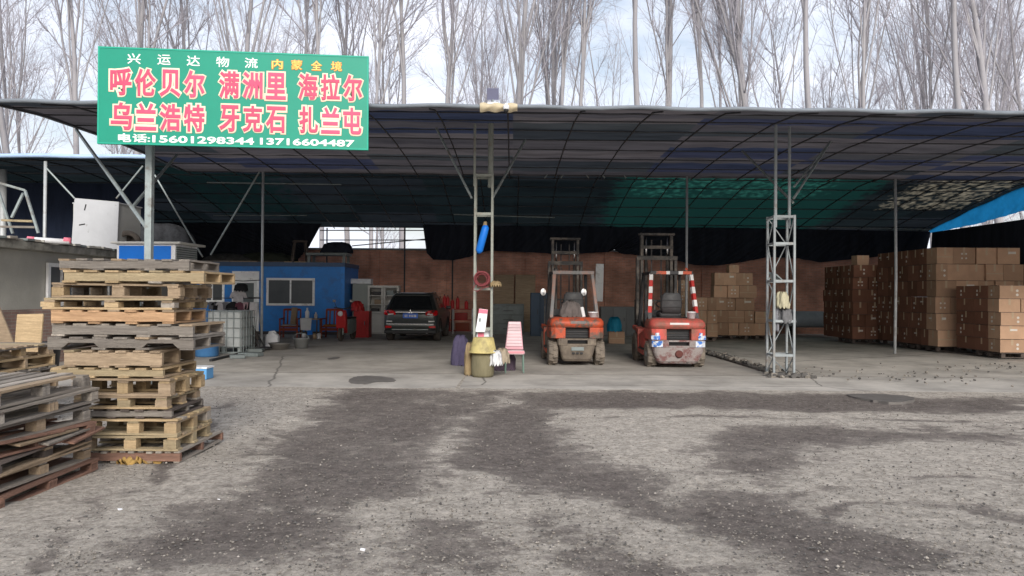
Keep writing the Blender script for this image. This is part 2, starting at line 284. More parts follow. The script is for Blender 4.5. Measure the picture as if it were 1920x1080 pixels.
def puddle(name, pts, z, m):
    q = [G(*p, z) for p in pts]; c = sum(q, Vector()) / len(q); ring = []
    for i, p in enumerate(q):
        n = q[(i + 1) % len(q)]
        b_, e_ = (q[i - 1] + p) / 2, (p + n) / 2; b_ = b_ if i or True else b_
        for k in range(8):
            t_ = k / 8; a = b_ * (1 - t_) ** 2 + p * 2 * t_ * (1 - t_) + e_ * t_ * t_; ring.append(c + (a - c) * random.uniform(.94, 1.04))
    return tag(MB().prism([(p.x, p.y) for p in ring], z - .05, z, 'z').build(name, m), kind='structure')
WET = mat('wet_stain', (.14, .128, .118), .5, .3, 5, .1, 30, spec=.5)
puddle('oil_stain', [(652, 708), (690, 703), (740, 708), (742, 717), (700, 716), (690, 721), (655, 720)], FZ + .003, WET)
puddle('oil_stain', [(612, 671), (638, 668), (637, 672), (616, 675)], FZ + .003, WET)
puddle('puddle', [(1572, 739), (1640, 737), (1728, 744), (1692, 756), (1640, 751)], .024, WET)
def rubble(name, pts, n, spread, size, z=FZ):
    mb = MB()
    for k in range(n):
        t = random.random() * (len(pts) - 1); i = int(t); p = Vector(pts[i]).lerp(Vector(pts[i + 1]), t - i); s = size * random.uniform(.3, 1.3)
        mb.box((p.x + random.gauss(0, spread), p.y + random.gauss(0, spread), z + s * .25), (s, s * random.uniform(.6, 1.2), s * .6), random.randint(0, 1), (random.uniform(-.5, .5), random.uniform(-.5, .5), random.random() * 3))
    return tag(mb.build(name, [M['stone_grey'], M['stone_dark']]), kind='stuff')
tag(MB().bb((5.30, 15.3, -.1), (5.52, 22.5, FZ + .045)).build('kerb_strip', mat('dark_concrete', (.13, .12, .11), .9, .4, 5, .4, 20)), kind='structure')
rubble('rubble', [(5.45, 15.0, 0), (5.45, 18, 0), (5.42, 21, 0)], 160, .07, .09, FZ + .04)
rubble('rubble', [(5.2, 14.75, 0), (5.9, 14.7, 0)], 80, .12, .10)
rubble('rubble', [(8, 15.2, 0), (11.2, 17.5, 0), (12.3, 15.5, 0)], 90, .5, .035, FZ + .03)
rubble('rubble', [(6, 15.5, 0), (9, 14.0, 0)], 60, .6, .035, FZ + .03)
# ------------------------------------------------------------------ brick wall at the back
def brick_mat(name, c1, c2, mortar, sc=4.0, ax=0):
    m = bpy.data.materials.new(name); t, N, L = nodes(m); b = N['Principled BSDF']; tc = N.new('ShaderNodeTexCoord'); sp = N.new('ShaderNodeSeparateXYZ'); cb = N.new('ShaderNodeCombineXYZ')
    L.new(tc.outputs['Object'], sp.inputs[0]); L.new(sp.outputs[ax], cb.inputs[0]); L.new(sp.outputs[2], cb.inputs[1])
    k = N.new('ShaderNodeTexBrick'); k.inputs['Scale'].default_value = sc; k.inputs['Color1'].default_value = (*c1, 1); k.inputs['Color2'].default_value = (*c2, 1); k.inputs['Mortar'].default_value = (*mortar, 1); k.inputs['Mortar Size'].default_value = .022; k.inputs['Bias'].default_value = -.1
    k.inputs['Brick Width'].default_value = .98; k.inputs['Row Height'].default_value = .28; L.new(cb.outputs[0], k.inputs['Vector'])
    n = N.new('ShaderNodeTexNoise'); n.inputs['Scale'].default_value = 1.2; n.inputs['Detail'].default_value = 8; L.new(tc.outputs['Object'], n.inputs['Vector'])
    r = N.new('ShaderNodeMapRange'); r.inputs[1].default_value = .3; r.inputs[2].default_value = .7; r.inputs[3].default_value = .6; r.inputs[4].default_value = 1.3; L.new(n.outputs['Fac'], r.inputs[0])
    v = N.new('ShaderNodeVectorMath'); v.operation = 'SCALE'; L.new(k.outputs['Color'], v.inputs[0]); L.new(r.outputs[0], v.inputs['Scale']); L.new(v.outputs[0], b.inputs['Base Color']); b.inputs['Roughness'].default_value = .9
    bp = N.new('ShaderNodeBump'); bp.inputs['Strength'].default_value = .6; bp.inputs['Distance'].default_value = .01; bp.invert = True; L.new(k.outputs['Fac'], bp.inputs['Height']); L.new(bp.outputs[0], b.inputs['Normal']); M[name] = m; return m
BRICK = brick_mat('brick', (.60, .29, .20), (.45, .22, .155), (.48, .38, .32))
bw = thing('brick_wall', 'long red brick wall closing the back of the shed', 'wall', (0, 32, 0))
MB().bb((-13.5, 0, 0), (17.4, .24, 3.5)).build('brickwork', BRICK, bw)
MB().bb((-13.5, -.03, 3.5), (17.4, .27, 3.58)).build('coping', M['grey_metal'], bw)
for x in (-6.1, -3.2, .6, 4.0, 8.2, 12): MB().bb((x, -.12, 0), (x + .37, -.004, 3.46)).build('pier', BRICK, bw)
# ------------------------------------------------------------------ the open shed
def tarp(name, cols, fac, cx, cy, holes=None):
    """woven tarpaulin sewn from strips of different ages; light comes through it"""
    m = bpy.data.materials.new(name); t, N, L = nodes(m); out = N['Material Output']; b = N['Principled BSDF']; b.inputs['Roughness'].default_value = .8; b.inputs['Specular IOR Level'].default_value = .15
    tc = N.new('ShaderNodeTexCoord'); mp = N.new('ShaderNodeMapping'); mp.inputs['Scale'].default_value = (1 / cx, 1 / cy, 0); L.new(tc.outputs['Object'], mp.inputs[0])
    fl = N.new('ShaderNodeVectorMath'); fl.operation = 'FLOOR'; L.new(mp.outputs[0], fl.inputs[0]); wn = N.new('ShaderNodeTexWhiteNoise'); L.new(fl.outputs[0], wn.inputs['Vector'])
    r = N.new('ShaderNodeValToRGB'); r.color_ramp.interpolation = 'CONSTANT'; e = r.color_ramp.elements
    while len(e) < len(cols): e.new(.5)
    for i, (k, c) in enumerate(zip(e, cols)): k.position = i / len(cols); k.color = (*c, 1)
    L.new(wn.outputs['Value'], r.inputs[0]); c = r.outputs[0]
    n = N.new('ShaderNodeTexNoise'); n.inputs['Scale'].default_value = 1.6; n.inputs['Detail'].default_value = 8; n.inputs['Roughness'].default_value = .7
    ms = N.new('ShaderNodeMapping'); ms.inputs['Scale'].default_value = (.35, 2.2, 1); L.new(tc.outputs['Object'], ms.inputs[0]); L.new(ms.outputs[0], n.inputs['Vector'])
    mr = N.new('ShaderNodeMapRange'); mr.inputs[1].default_value = .3; mr.inputs[2].default_value = .7; mr.inputs[3].default_value = .6; mr.inputs[4].default_value = 1.4; L.new(n.outputs['Fac'], mr.inputs[0])
    v = N.new('ShaderNodeVectorMath'); v.operation = 'SCALE'; L.new(c, v.inputs[0]); L.new(mr.outputs[0], v.inputs['Scale']); c = v.outputs[0]
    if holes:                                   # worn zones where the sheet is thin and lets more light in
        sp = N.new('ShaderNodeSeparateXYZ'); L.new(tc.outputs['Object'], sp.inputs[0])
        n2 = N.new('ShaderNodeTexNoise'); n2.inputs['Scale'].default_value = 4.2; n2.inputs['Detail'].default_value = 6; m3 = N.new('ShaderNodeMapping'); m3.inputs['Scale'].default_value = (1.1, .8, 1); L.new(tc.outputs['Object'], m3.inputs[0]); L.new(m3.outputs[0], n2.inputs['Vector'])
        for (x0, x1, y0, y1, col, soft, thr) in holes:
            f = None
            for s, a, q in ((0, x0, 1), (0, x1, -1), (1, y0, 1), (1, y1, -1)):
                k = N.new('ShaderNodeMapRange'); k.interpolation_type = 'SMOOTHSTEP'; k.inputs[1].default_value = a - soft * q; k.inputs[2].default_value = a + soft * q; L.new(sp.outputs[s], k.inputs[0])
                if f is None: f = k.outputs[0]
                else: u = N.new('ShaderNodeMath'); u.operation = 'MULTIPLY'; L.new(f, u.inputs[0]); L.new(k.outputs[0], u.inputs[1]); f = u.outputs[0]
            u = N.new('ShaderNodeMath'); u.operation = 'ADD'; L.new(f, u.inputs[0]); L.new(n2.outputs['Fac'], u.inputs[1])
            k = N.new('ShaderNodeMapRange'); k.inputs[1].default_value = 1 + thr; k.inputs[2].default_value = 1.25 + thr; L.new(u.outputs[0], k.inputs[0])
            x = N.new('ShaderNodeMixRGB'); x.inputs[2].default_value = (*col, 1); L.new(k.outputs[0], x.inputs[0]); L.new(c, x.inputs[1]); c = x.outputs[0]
    L.new(c, b.inputs['Base Color']); tb = N.new('ShaderNodeBsdfTranslucent'); L.new(c, tb.inputs[0]); mxs = N.new('ShaderNodeMixShader'); mxs.inputs[0].default_value = fac
    L.new(b.outputs[0], mxs.inputs[1]); L.new(tb.outputs[0], mxs.inputs[2]); L.new(mxs.outputs[0], out.inputs[0]); return m
def interp(tab, y):
    return float(np.interp(y, [a for a, _ in tab], [b for _, b in tab]))
ZC = [(12.3, 4.74), (12.6, 4.84), (13.2, 4.95), (14.5, 5.07), (17, 5.13), (19, 5.10), (21.2, 5.02)]
ZR = [(20.9, 5.40), (22, 5.52), (23.5, 5.60), (25.5, 5.50), (28, 5.10), (30, 4.72), (31.6, 4.42)]
zc = lambda x, y: interp(ZC, y) - .004 * (x + 8)
zr = lambda x, y: interp(ZR, y) - .003 * (x + 8)
shed = thing('open_shed', 'large open fronted shed of steel posts under dark patched tarpaulin sheets', 'shed')
CANOPY = tarp('canopy_tarp', [(.050, .047, .052), (.066, .060, .064), (.030, .034, .058), (.034, .039, .044), (.078, .070, .072), (.026, .030, .035), (.046, .046, .05), (.024, .030, .052), (.038, .042, .045), (.060, .056, .060)], .5, 3.7, .62)
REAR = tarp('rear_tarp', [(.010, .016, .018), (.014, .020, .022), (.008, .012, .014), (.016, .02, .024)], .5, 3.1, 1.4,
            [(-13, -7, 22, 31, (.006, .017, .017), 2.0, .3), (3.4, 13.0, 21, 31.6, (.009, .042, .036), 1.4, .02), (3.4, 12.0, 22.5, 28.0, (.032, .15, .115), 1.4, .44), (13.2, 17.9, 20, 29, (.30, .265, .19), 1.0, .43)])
def sag(x, y, sp, a): return -a * abs(math.sin(math.pi * x / sp)) * (.6 + .4 * math.sin(y * 3.1 + x))
x0, x1 = -9.3, 23.0
MB().grid(lambda u, v: (x0 + (x1 - x0) * u, 12.3 + 8.9 * v, zc(x0 + (x1 - x0) * u, 12.3 + 8.9 * v) + .04 + sag(x0 + (x1 - x0) * u, 12.3 + 8.9 * v, 1.15, .03)), 220, 40).build('canopy_sheet', CANOPY, shed, True)
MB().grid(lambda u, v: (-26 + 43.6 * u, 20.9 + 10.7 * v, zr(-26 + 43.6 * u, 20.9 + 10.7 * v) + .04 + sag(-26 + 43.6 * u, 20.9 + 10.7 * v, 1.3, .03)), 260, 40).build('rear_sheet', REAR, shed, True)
# rolled hem of grey tarpaulin along the front edge, and the pale blue one on the rear roof
hem = mat('hem_tarp', (.15, .17, .195), .6, .3, 1.2, .3, 12, stretch=(1, 3, 3)); hemb = mat('blue_hem', (.40, .55, .78), .5, .25, 1.2, .2, 12, stretch=(1, 3, 3))
MB().path([(x, 12.27 + .015 * math.sin(x * 2.3), zc(x, 12.3) + .02 + .012 * math.sin(x * 3.7)) for x in np.arange(-9.35, 23.1, .24)], .036, 8).build('hem', hem, shed, True)
MB().path([(x, 20.87, zr(x, 20.9) + .02 + .01 * math.sin(x * 2.7)) for x in np.arange(-26, -8, .3)], .06, 8).build('hem', hemb, shed, True)
MB().path([(-9.33, y, zc(-9.3, y) + .02) for y in np.arange(12.3, 21, .3)], .045, 8).build('hem', hem, shed, True)
BP = M['black_pipe']
for x in np.arange(-9.2, 22.9, 1.3): MB().path([(x, y, zc(x, y) - .03) for y in (12.35, 13.2, 14.5, 17, 19, 21.15)], .017, 6).build('rafter', BP, shed, True)
for y in (12.9, 13.7, 14.6, 15.6, 16.6, 17.7, 18.8, 19.9, 21.0): MB().path([(x, y, zc(x, y) + .012 + random.uniform(-.012, .012)) for x in (-9.3, -5, 0, 5, 10, 16, 22.9)], .015, 6).build('purlin', BP, shed, True)
for x in np.arange(-25.8, 17.6, 1.3): MB().path([(x, y, zr(x, y) - .03) for y, _ in ZR], .02, 6).build('rafter', BP, shed, True)
for y in (21.2, 22.4, 23.6, 24.8, 26, 27.2, 28.4, 29.6, 30.7, 31.5): MB().path([(x, y, zr(x, y) + .012) for x in (-26, -8, 0, 10, 17.5)], .02, 6).build('purlin', BP, shed, True)
for a, b in ((P(388, 342, 24), P(640, 346, 24)), (P(400, 404, 28.5), P(575, 404, 28.5)), (P(850, 402, 27), P(1040, 408, 27)), (P(1310, 421, 30.8), P(1745, 430, 30.8)), (P(600, 450, 31.4), P(800, 450, 31.4)), (P(660, 461, 31.2), P(800, 448, 31.2)), (P(600, 432, 31.4), P(800, 432, 31.4))):
    MB().tube(a, b, .022).build('tie_rail', M['steel'], shed)
for q in (1030, 1060, 1095, 1125, 1165): MB().tube(P(q, 322, 21), P(q + (9 if q % 2 else -9), 334, 21), .02).build('strut', M['steel'], shed)
PS, ST = M['pale_steel'], M['steel']
def post(px, r, Y, z1, m=PS, bend=0):
    x = P(px, 560, Y).x; MB().path([(x, Y, 0), (x + bend, Y, 2.2), (x, Y, z1)], r, 10).build('post', m, shed, True)
post(491, .037, 21, 5.1); post(1287, .034, 21, 5.0); post(1678, .04, 21, 5.0, PS, .03); post(82, .045, 21, 5.3); post(3, .10, 22.5, 5.3)
for q in (848, 1343): post(q if q < 900 else 758, .035, 31.3, 4.4, BP)
post(612, .03, 31.5, 4.4, BP)
def brace(a, b, r=.026, m=ST): MB().tube(a, b, r).build('diagonal_brace', m, shed)
brace(P(490, 316, 21), P(395, 478, 21)); brace(P(290, 328, 20.5), P(380, 482, 20.5), .024); brace(P(85, 313, 21), P(140, 372, 21)); brace(P(218, 372, 21), P(268, 311, 21), .024)
brace(P(143, 243, 15.7), P(277, 430, 12.25), .034); brace(P(249, 388, 12.87), P(331, 291, 16.5), .03)
def tower(px, Y, wd, ztop, rungs, zig, posts, m):
    x = P(px, 640, Y).x; t = link('lattice_tower', None, shed, (x, Y, FZ)); h = wd / 2
    for sx in (-h, h):
        for sy in (0, wd): MB().bar((sx, sy, 0), (sx, sy, ztop), .045).build('tower_leg', m, t, bevel=.006)
    for z in rungs:
        for sy in (0, wd): MB().bb((-h + .022, sy - .015, z - .025), (h - .022, sy + .015, z + .025)).build('rung', m, t)
        for sx in (-h, h): MB().bb((sx - .015, .022, z - .02), (sx + .015, wd - .022, z + .02)).build('rung', m, t)
    if zig:
        lv = [0.05] + sorted(rungs)
        for i, (a, b) in enumerate(zip(lv, lv[1:])):
            s = 1 if i % 2 else -1
            for sx in (-h, h): MB().bar((sx, wd / 2 - s * (wd / 2 - .03), a + .03), (sx, wd / 2 + s * (wd / 2 - .03), b - .03), .018).build('tower_brace', m, t)
            MB().bar((-s * (h - .03), wd, a + .03), (s * (h - .03), wd, b - .03), .018).build('tower_brace', m, t)
    for sx, sy, r, zt in posts: MB().tube((sx * h, sy * wd, ztop - .25), (sx * h, sy * wd, zt), r).build('post', m, t)
    return x
tm = mat('tower_steel', (.25, .265, .235), .55, .2, 7, .1, 60, col2=(.22, .17, .13), amt=.2); tm2 = mat('grey_tower_steel', (.26, .285, .295), .5, .18, 7, .1, 60, col2=(.22, .18, .15), amt=.18)
TX1 = tower(905, 14.75, .34, 4.0, (.9, 1.7, 3.2, 3.97), False, ((-1.1, 0, .025, 5.0), (.75, .5, .055, 5.05)), tm)
TX2 = tower(1470, 14.75, .40, 3.22, (.42, 1.1, 1.9, 2.65, 3.19), True, ((-.9, 0, .032, 5.02), (.85, .5, .03, 5.03)), tm2)
brace(P(885, 372, 14.95), P(818, 240, 15.3)); brace(P(923, 372, 14.95), P(985, 262, 15.9)); brace(P(1487, 380, 15), P(1392, 283, 17.2)); brace(P(1488, 372, 15), P(1562, 258, 16.6)); brace(P(1489, 350, 15), P(1548, 276, 17), .02)
# ------------------------------------------------------------------ net curtains
def curtain(name, label, top, bottom, m, n=60, amp=.07, per=.5, cat='netting'):
    """top, bottom: polylines of places; folds run down the cloth"""
    def at(pl, u):
        t = u * (len(pl) - 1); i = min(int(t), len(pl) - 2); return Vector(pl[i]).lerp(Vector(pl[i + 1]), t - i)
    L_ = (Vector(top[-1]) - Vector(top[0])); nrm = Vector((L_.y, -L_.x, 0)).normalized(); ln = L_.length
    def fn(u, v):
        p = at(bottom, u).lerp(at(top, u), v); s = u * ln
        return p + nrm * amp * (math.sin(s * 6.28 / per) + .6 * math.sin(s * 6.28 / (per * 2.7) + 1)) * (1.1 - v)
    return tag(MB().grid(fn, n, 10).build(name, m, None, True), label, cat, 'dark nets hung round the shed')
Y = 31.1; bn, nn = M['black_net'], M['navy_net']
curtain('net_curtain', 'black net curtain hanging at the back behind the blue cabin', [(-26, Y, 4.45), P(605, 416, Y)], [(-26, Y, .3), (-11, Y, .3), P(560, 486, Y), P(580, 462, Y)], bn, 140)
curtain('net_curtain', 'black net curtain with scalloped lower edge hanging above the forklifts and cartons', [P(792, 416, Y), (17.62, Y, 4.40)],
        [P(*q, Y) for q in ((800, 474), (812, 487), (850, 488), (880, 482), (915, 470), (960, 472), (1010, 474), (1060, 478), (1110, 474), (1140, 473), (1152, 468), (1165, 476), (1210, 480), (1255, 484), (1300, 497), (1345, 498), (1390, 492), (1440, 482), (1490, 484), (1540, 492), (1600, 486), (1660, 480), (1737, 478))], bn, 300)
curtain('net_curtain', 'dark net wall along the side behind the tall carton stacks', [(17.6, 31.0, 4.36), (17.6, 18, 4.30)], [(17.6, 31.4, .1), (17.6, 18, .1)], bn, 90)
curtain('net_curtain', 'navy net wall beyond the low grey building under the pale blue roof edge', [(-26, 24.5, 5.2), (-12.2, 24.5, 5.2)], [(-26, 24.5, 1.2), (-12.2, 24.5, 1.2)], nn, 90)
curtain('blue_sheet', 'bright blue translucent gable sheet under the end of the rear roof', [(17.56, y, zr(17.6, y) + .06) for y in (31.2, 28, 25.5, 23.5, 22, 20.9, 18)], [(17.62, 31.2, 4.33), (17.62, 28, 4.42), (17.62, 25.6, 4.62), (17.62, 22, 4.7), (17.62, 18, 4.8)],
        mat('blue_sheet_cloth', (.015, .22, .50), .6, .25, 2, .1, 10, trans=.6), 60, .03, .8, 'sheet')
# ------------------------------------------------------------------ signboard
def lettering(parent, text, u0, u1, v0, v1, m, y, off=0.0, pad=0.0, W=1, H=1, thick=.004):
    """raised letters filling the box u0..u1, v0..v1 of the board (v from the top)"""
    cu = bpy.data.curves.new('lettering', 'FONT'); cu.body = text; cu.size = 1; cu.extrude = .004; cu.bevel_depth = off; cu.bevel_resolution = 1; cu.resolution_u = 3
    o = bpy.data.objects.new('lettering', cu); COL.objects.link(o); bpy.context.view_layer.update()
    me = bpy.data.meshes.new_from_object(o.evaluated_get(bpy.context.evaluated_depsgraph_get())); bpy.data.objects.remove(o); bpy.data.curves.remove(cu)
    n = len(me.vertices); co = np.empty(n * 3); me.vertices.foreach_get('co', co); co = co.reshape(-1, 3); a, b = co.min(0), co.max(0)
    x = (u0 - .5) * W - pad + (co[:, 0] - a[0]) / (b[0] - a[0]) * ((u1 - u0) * W + 2 * pad); z = (.5 - v1) * H - pad + (co[:, 1] - a[1]) / (b[1] - a[1]) * ((v1 - v0) * H + 2 * pad)
    yy = y - thick + (1 - (co[:, 2] - a[2]) / (b[2] - a[2])) * thick
    me.vertices.foreach_set('co', np.stack([x, yy, z], 1).ravel()); me.materials.clear(); me.materials.append(m); me.update()
    return link('lettering', me, parent)
tl, tr, bl, br = P(182, 88, 11.55), P(688, 107, 12.0), P(187, 268, 11.55), P(691, 280, 12.0)
cen = (tl + tr + bl + br) / 4; ux = ((tr + br) - (tl + bl)).normalized(); uz = ((tl + tr) - (bl + br)); uz = (uz - ux * uz.dot(ux)).normalized()
SW = ((tr - tl).length + (br - bl).length) / 2; SH = ((tl - bl).length + (tr - br).length) / 2
sign = thing('signboard', 'wide green signboard with pink and white lettering above the roof edge', 'signboard', cen)
sign.rotation_euler = Matrix((ux, -ux.cross(uz) * -1 if False else uz.cross(ux), uz)).transposed().to_euler()
MB().bb((-SW / 2, 0, -SH / 2), (SW / 2, .05, SH / 2)).build('panel', M['sign_green'], sign, bevel=.004)
fr = MB()
for z in (-SH / 2, SH / 2): fr.bb((-SW / 2 - .012, -.006, z - .012), (SW / 2 + .012, .056, z + .012))
for x in (-SW / 2, SW / 2): fr.bb((x - .012, -.004, -SH / 2 + .012), (x + .012, .054, SH / 2 - .012))
fr.build('frame', mat('sign_edge', srgb(24, 150, 126), .5, .1, 4, 0), sign)
for x in (-1.8, -.6, .6, 1.8): MB().bb((x - .02, .057, -SH / 2), (x + .02, .10, SH / 2)).build('batten', ST, sign)
kw = dict(W=SW, H=SH)
for t, u in zip("兴运达物流", (.127, .236, .343, .451, .557)): lettering(sign, t, u - .0245, u + .0245, .055, .165, M['sign_white'], -.001, .012, **kw)
for t, u in zip("内蒙全境", (.655, .728, .803, .879)):
    lettering(sign, t, u - .020, u + .020, .065, .165, M['sign_orange'], -.001, .045, .008, **kw); lettering(sign, t, u - .020, u + .020, .065, .165, M['sign_yellow'], -.006, .012, **kw)
for t, u0, u1, v0, v1 in (("呼伦贝尔", .036, .392, .205, .505), ("满洲里", .432, .694, .20, .50), ("海拉尔", .728, .985, .195, .49), ("乌兰浩特", .040, .392, .565, .865), ("牙克石", .434, .694, .56, .855), ("扎兰屯", .733, .983, .55, .85)):
    k = len(t); g = (u1 - u0) / k
    for i, ch in enumerate(t):
        a, b = u0 + i * g + .004, u0 + (i + 1) * g - .004
        lettering(sign, ch, a, b, v0, v1, M['sign_cream'], -.001, .105, .018, **kw); lettering(sign, ch, a, b, v0, v1, M['sign_pink'], -.006, .030, -.008, **kw)
lettering(sign, "电", .072, .120, .895, .985, M['sign_white'], -.001, .03, **kw); lettering(sign, "话:", .124, .188, .895, .985, M['sign_white'], -.001, .03, **kw)
lettering(sign, "15601298344", .196, .570, .905, .983, M['sign_white'], -.001, .03, **kw); lettering(sign, "13716604487", .592, .950, .903, .978, M['sign_white'], -.001, .03, **kw)
sp = thing('sign_post', 'square grey steel post carrying the green signboard beside the pallets', 'post', (P(280, 400, 12.25).x, 12.25, 0))
MB().bb((-.055, -.055, 0), (.055, .055, cen.z + .6)).build('shaft', ST, sp, bevel=.008)
MB().bb((-.13, -.13, 0), (.13, .13, .02)).build('base_plate', ST, sp)
for s in (-1, 1): MB().bar((0, -.08, cen.z + s * .45), (0, -.50, cen.z + s * .45), .04).build('bracket', ST, sp)
# ------------------------------------------------------------------ solar lamp and camera on the roof edge
def roof_item(px, py, Y): return P(px, py, Y)
q = P(924, 195, 12.5)
t = thing('solar_panel', 'small grey solar panel on a stub post over the roof edge', 'solar panel', q)
MB().box((0, 0, .17), (.20, .03, .19), 0, (.35, 0, 0)).build('panel', mat('solar_cell', srgb(110, 112, 135), .4, .1, 4, 0), t); MB().tube((0, .03, -.12), (0, .03, .12), .016).build('stub_post', ST, t); MB().bb((-.09, -.02, -.01), (.09, .06, .03)).build('bracket', M['white_plastic'], t)
t = thing('wrap_cloth', 'pale beige cloth wrapped over the roof hem beside the camera', 'cloth', P(935, 202, 12.24))
MB().grid(lambda u, v: ((u - .5) * .62, -.055 * math.sin(v * 3.4) - .008 * math.sin(u * 21), .075 - .14 * v + .012 * math.sin(u * 17 + v * 4)), 24, 8).build('sheet', mat('beige_cloth', srgb(178, 166, 140), .9, .2, 6, .1, 30), t, True)
t = thing('security_camera', 'white dome security camera under the roof edge', 'camera', P(949, 203, 12.16))
MB().lathe([(.045, .05), (.05, .03), (.05, -.01), (.045, -.02)], 16).build('housing', M['white_plastic'], t, True); MB().lathe([(0, -.075), (.025, -.068), (.04, -.045), (.042, -.021)], 16).build('dome', M['black_plastic'], t, True); MB().bb((-.02, -.02, .05), (.02, .10, .08)).build('bracket', M['white_plastic'], t)
# ------------------------------------------------------------------ low grey building
def sash(parent, c, W, H, ax, panes=2, name='window', fm=None, dark=None):
    """a framed window standing 4 cm proud of its wall; ax 'x' faces -y, 'y' faces +x"""
    fm = fm or M['white_paint']; o = link(name, None, parent, c, 0 if ax == 'x' else R_(90))
    f = MB(); e = .085
    for z in (0, H - e): f.bb((-W / 2, -.04, z), (W / 2, .02, z + e))
    for x in (-W / 2, W / 2 - e): f.bb((x, -.037, e), (x + e, .02, H - e))
    f.build('frame', fm, o)
    for i in range(1, panes): MB().bb((-W / 2 + W * i / panes - .03, -.034, e), (-W / 2 + W * i / panes + .03, .02, H - e)).build('mullion', fm, o)
    MB().bb((-W / 2 + e, -.012, e), (W / 2 - e, .0, H - e)).build('pane', dark or M['glass'], o); return o
plaster = mat('grey_plaster', (.50, .49, .44), .9, .22, .9, .2, 25, col2=(.36, .35, .32), amt=.4, scale2=.7, edge=.2)
hb = thing('low_building', 'low grey plastered building with a flat roof of old slabs', 'building')
MB().bb((-18, 9, 1.22), (-10.2, 23, 2.45)).build('wall', plaster, hb); MB().bb((-18, 9, 0), (-10.19, 23.01, 1.22)).build('plinth', brick_mat('plinth_brick', (.30, .19, .16), (.24, .16, .14), (.30, .28, .25), 4.0, 1), hb)
MB().bb((-18.2, 8.8, 2.45), (-9.75, 23.2, 2.60)).build('roof', mat('roof_slab', (.24, .235, .21), .9, .3, 2, .3, 20, col2=(.14, .135, .12), amt=.4), hb)
for y in (16.65, 18.6, 20.6): sash(hb, (-10.16, y, 1.28), 1.0, .95, 'y')
for k in range(26):
    y = 12.2 + k * .27; tag(MB().box((-9.86 + random.uniform(-.05, .03), y, 2.625 + random.uniform(0, .02)), (.30, .25, .05), 0, (random.uniform(-.06, .06), random.uniform(-.12, .05), random.uniform(-.2, .2))).build('roof_slab', random.choice([M['grey_metal'], plaster, M['stone_pale']]), None, bevel=.008), 'loose pale slab lying along the eave of the low grey building', 'slab', 'loose slabs along the eave')
# ------------------------------------------------------------------ things on the low roof
t = thing('white_crate', 'big scuffed white sheeted crate standing on the low grey roof', 'crate', (-10.68, 18.9, 2.60), R_(-4))
mp_ = mat('scuffed_white', (.52, .53, .55), .6, .07, 2, .1, 14, col2=(.33, .33, .33), amt=.16, scale2=5, edge=.03)
MB().prism([(-.62, 0), (.6, -.02), (.64, 1.30), (-.54, 1.40)], -.012, .02).build('front_sheet', mp_, t); MB().bb((-.6, .022, .0), (.60, 1.05, 1.26)).build('body', mat('dull_white', (.42, .42, .40), .7, .1, 3, .1, 20), t, bevel=.01)
MB().bb((-.62, .021, 1.262), (.62, 1.08, 1.29)).build('top', mp_, t)
for x, z, r in ((-.25, 1.16, .25), (-.33, .72, 1.4)): MB().box((x, -.016, z), (.03, .006, .16), 0, (0, r, 0)).build('scuff', M['black_plastic'], t)
def tyre(name, label, loc, R=.33, wd=.2, rot=(0, 0, 0), lugs=0, m='rubber', cat='tyre', parent=None):
    pr = [(R * .56, -wd * .42), (R * .62, -wd * .5), (R * .88, -wd * .5), (R, -wd * .36), (R, wd * .36), (R * .88, wd * .5), (R * .62, wd * .5), (R * .56, wd * .42), (R * .56, -wd * .42)]
    b = MB(); b.lathe(pr, 28); b.f = b.f[:-2] if False else b.f
    o = b.build(name, M[m], parent, True, 0, loc); o.rotation_euler = rot
    if label: tag(o, label, cat)
    return o
tyre('tyre', 'old black tyre leaning on the white crate on the low roof', (-9.98, 19.2, 2.90), .30, .2, (R_(90), 0, R_(20)))
t = thing('air_cooler', 'blue sided evaporative air cooler with white lid and louvred end', 'air cooler', (-8.5, 17.6, 2.22), R_(-3))
for sx in (-.62, .62):
    for sy in (-.3, .45): MB().bb((sx - .03, sy - .03, -2.22), (sx + .03, sy + .03, -.002)).build('stand_leg', ST, t)
MB().bb((-.70, -.4, .03), (.70, .66, .50)).build('body', M['white_plastic'], t, bevel=.01)
for a, b in ((-.64, -.02), (.02, .60)): MB().bb((a, -.412, .04), (b, -.401, .46)).build('panel', M['bright_blue'], t)
for k in range(8): MB().box((.712, .12, .07 + k * .052), (.02, .98, .035), 0, (0, .5, 0)).build('louvre', M['grey_metal'], t)
MB().bb((-.80, -.5, .502), (.86, .78, .555)).build('lid', mat('lid_white', (.60, .59, .55), .6, .1, 4, 0), t, bevel=.012)
MB().bb((-.72, -.42, .0), (.72, .68, .028)).build('base', M['bright_blue'], t)
def mound(name, label, cat, c, rx, ry, h, m, amp=.12, seed=1, group=None, pw=.8):
    r = random.Random(seed); ph = [r.random() * 6.28 for _ in range(6)]
    def fn(u, v):
        a = u * 6.28318; k = 1 + amp * (math.sin(3 * a + ph[0]) + .6 * math.sin(7 * a + ph[1] + v * 5) + .5 * math.sin(11 * a + ph[2] - v * 9)); rr = max(0, math.cos(v * 1.5708)) ** pw
        return (math.cos(a) * rx * rr * k, math.sin(a) * ry * rr * k, h * (math.sin(v * 1.5708)) * (1 + amp * math.sin(5 * a + ph[3]) * (1 - v)) + .03 * math.sin(13 * a + ph[4] + 11 * v))
    return tag(MB().grid(fn, 40, 12).build(name, m, None, True, 0, c), label, cat, group)
mound('net_heap', 'heap of black netting piled behind the blue air cooler', 'netting', (-10.6, 22.3, 2.6), 1.0, .6, 1.05, mat('heap_net', (.045, .047, .052), .95, .4, 9, .4, 40, spec=.1), .10, 3, None, .6)
t = thing('trestle_frame', 'grey welded trestle frame standing on the low roof', 'frame', (0, 0, 0))
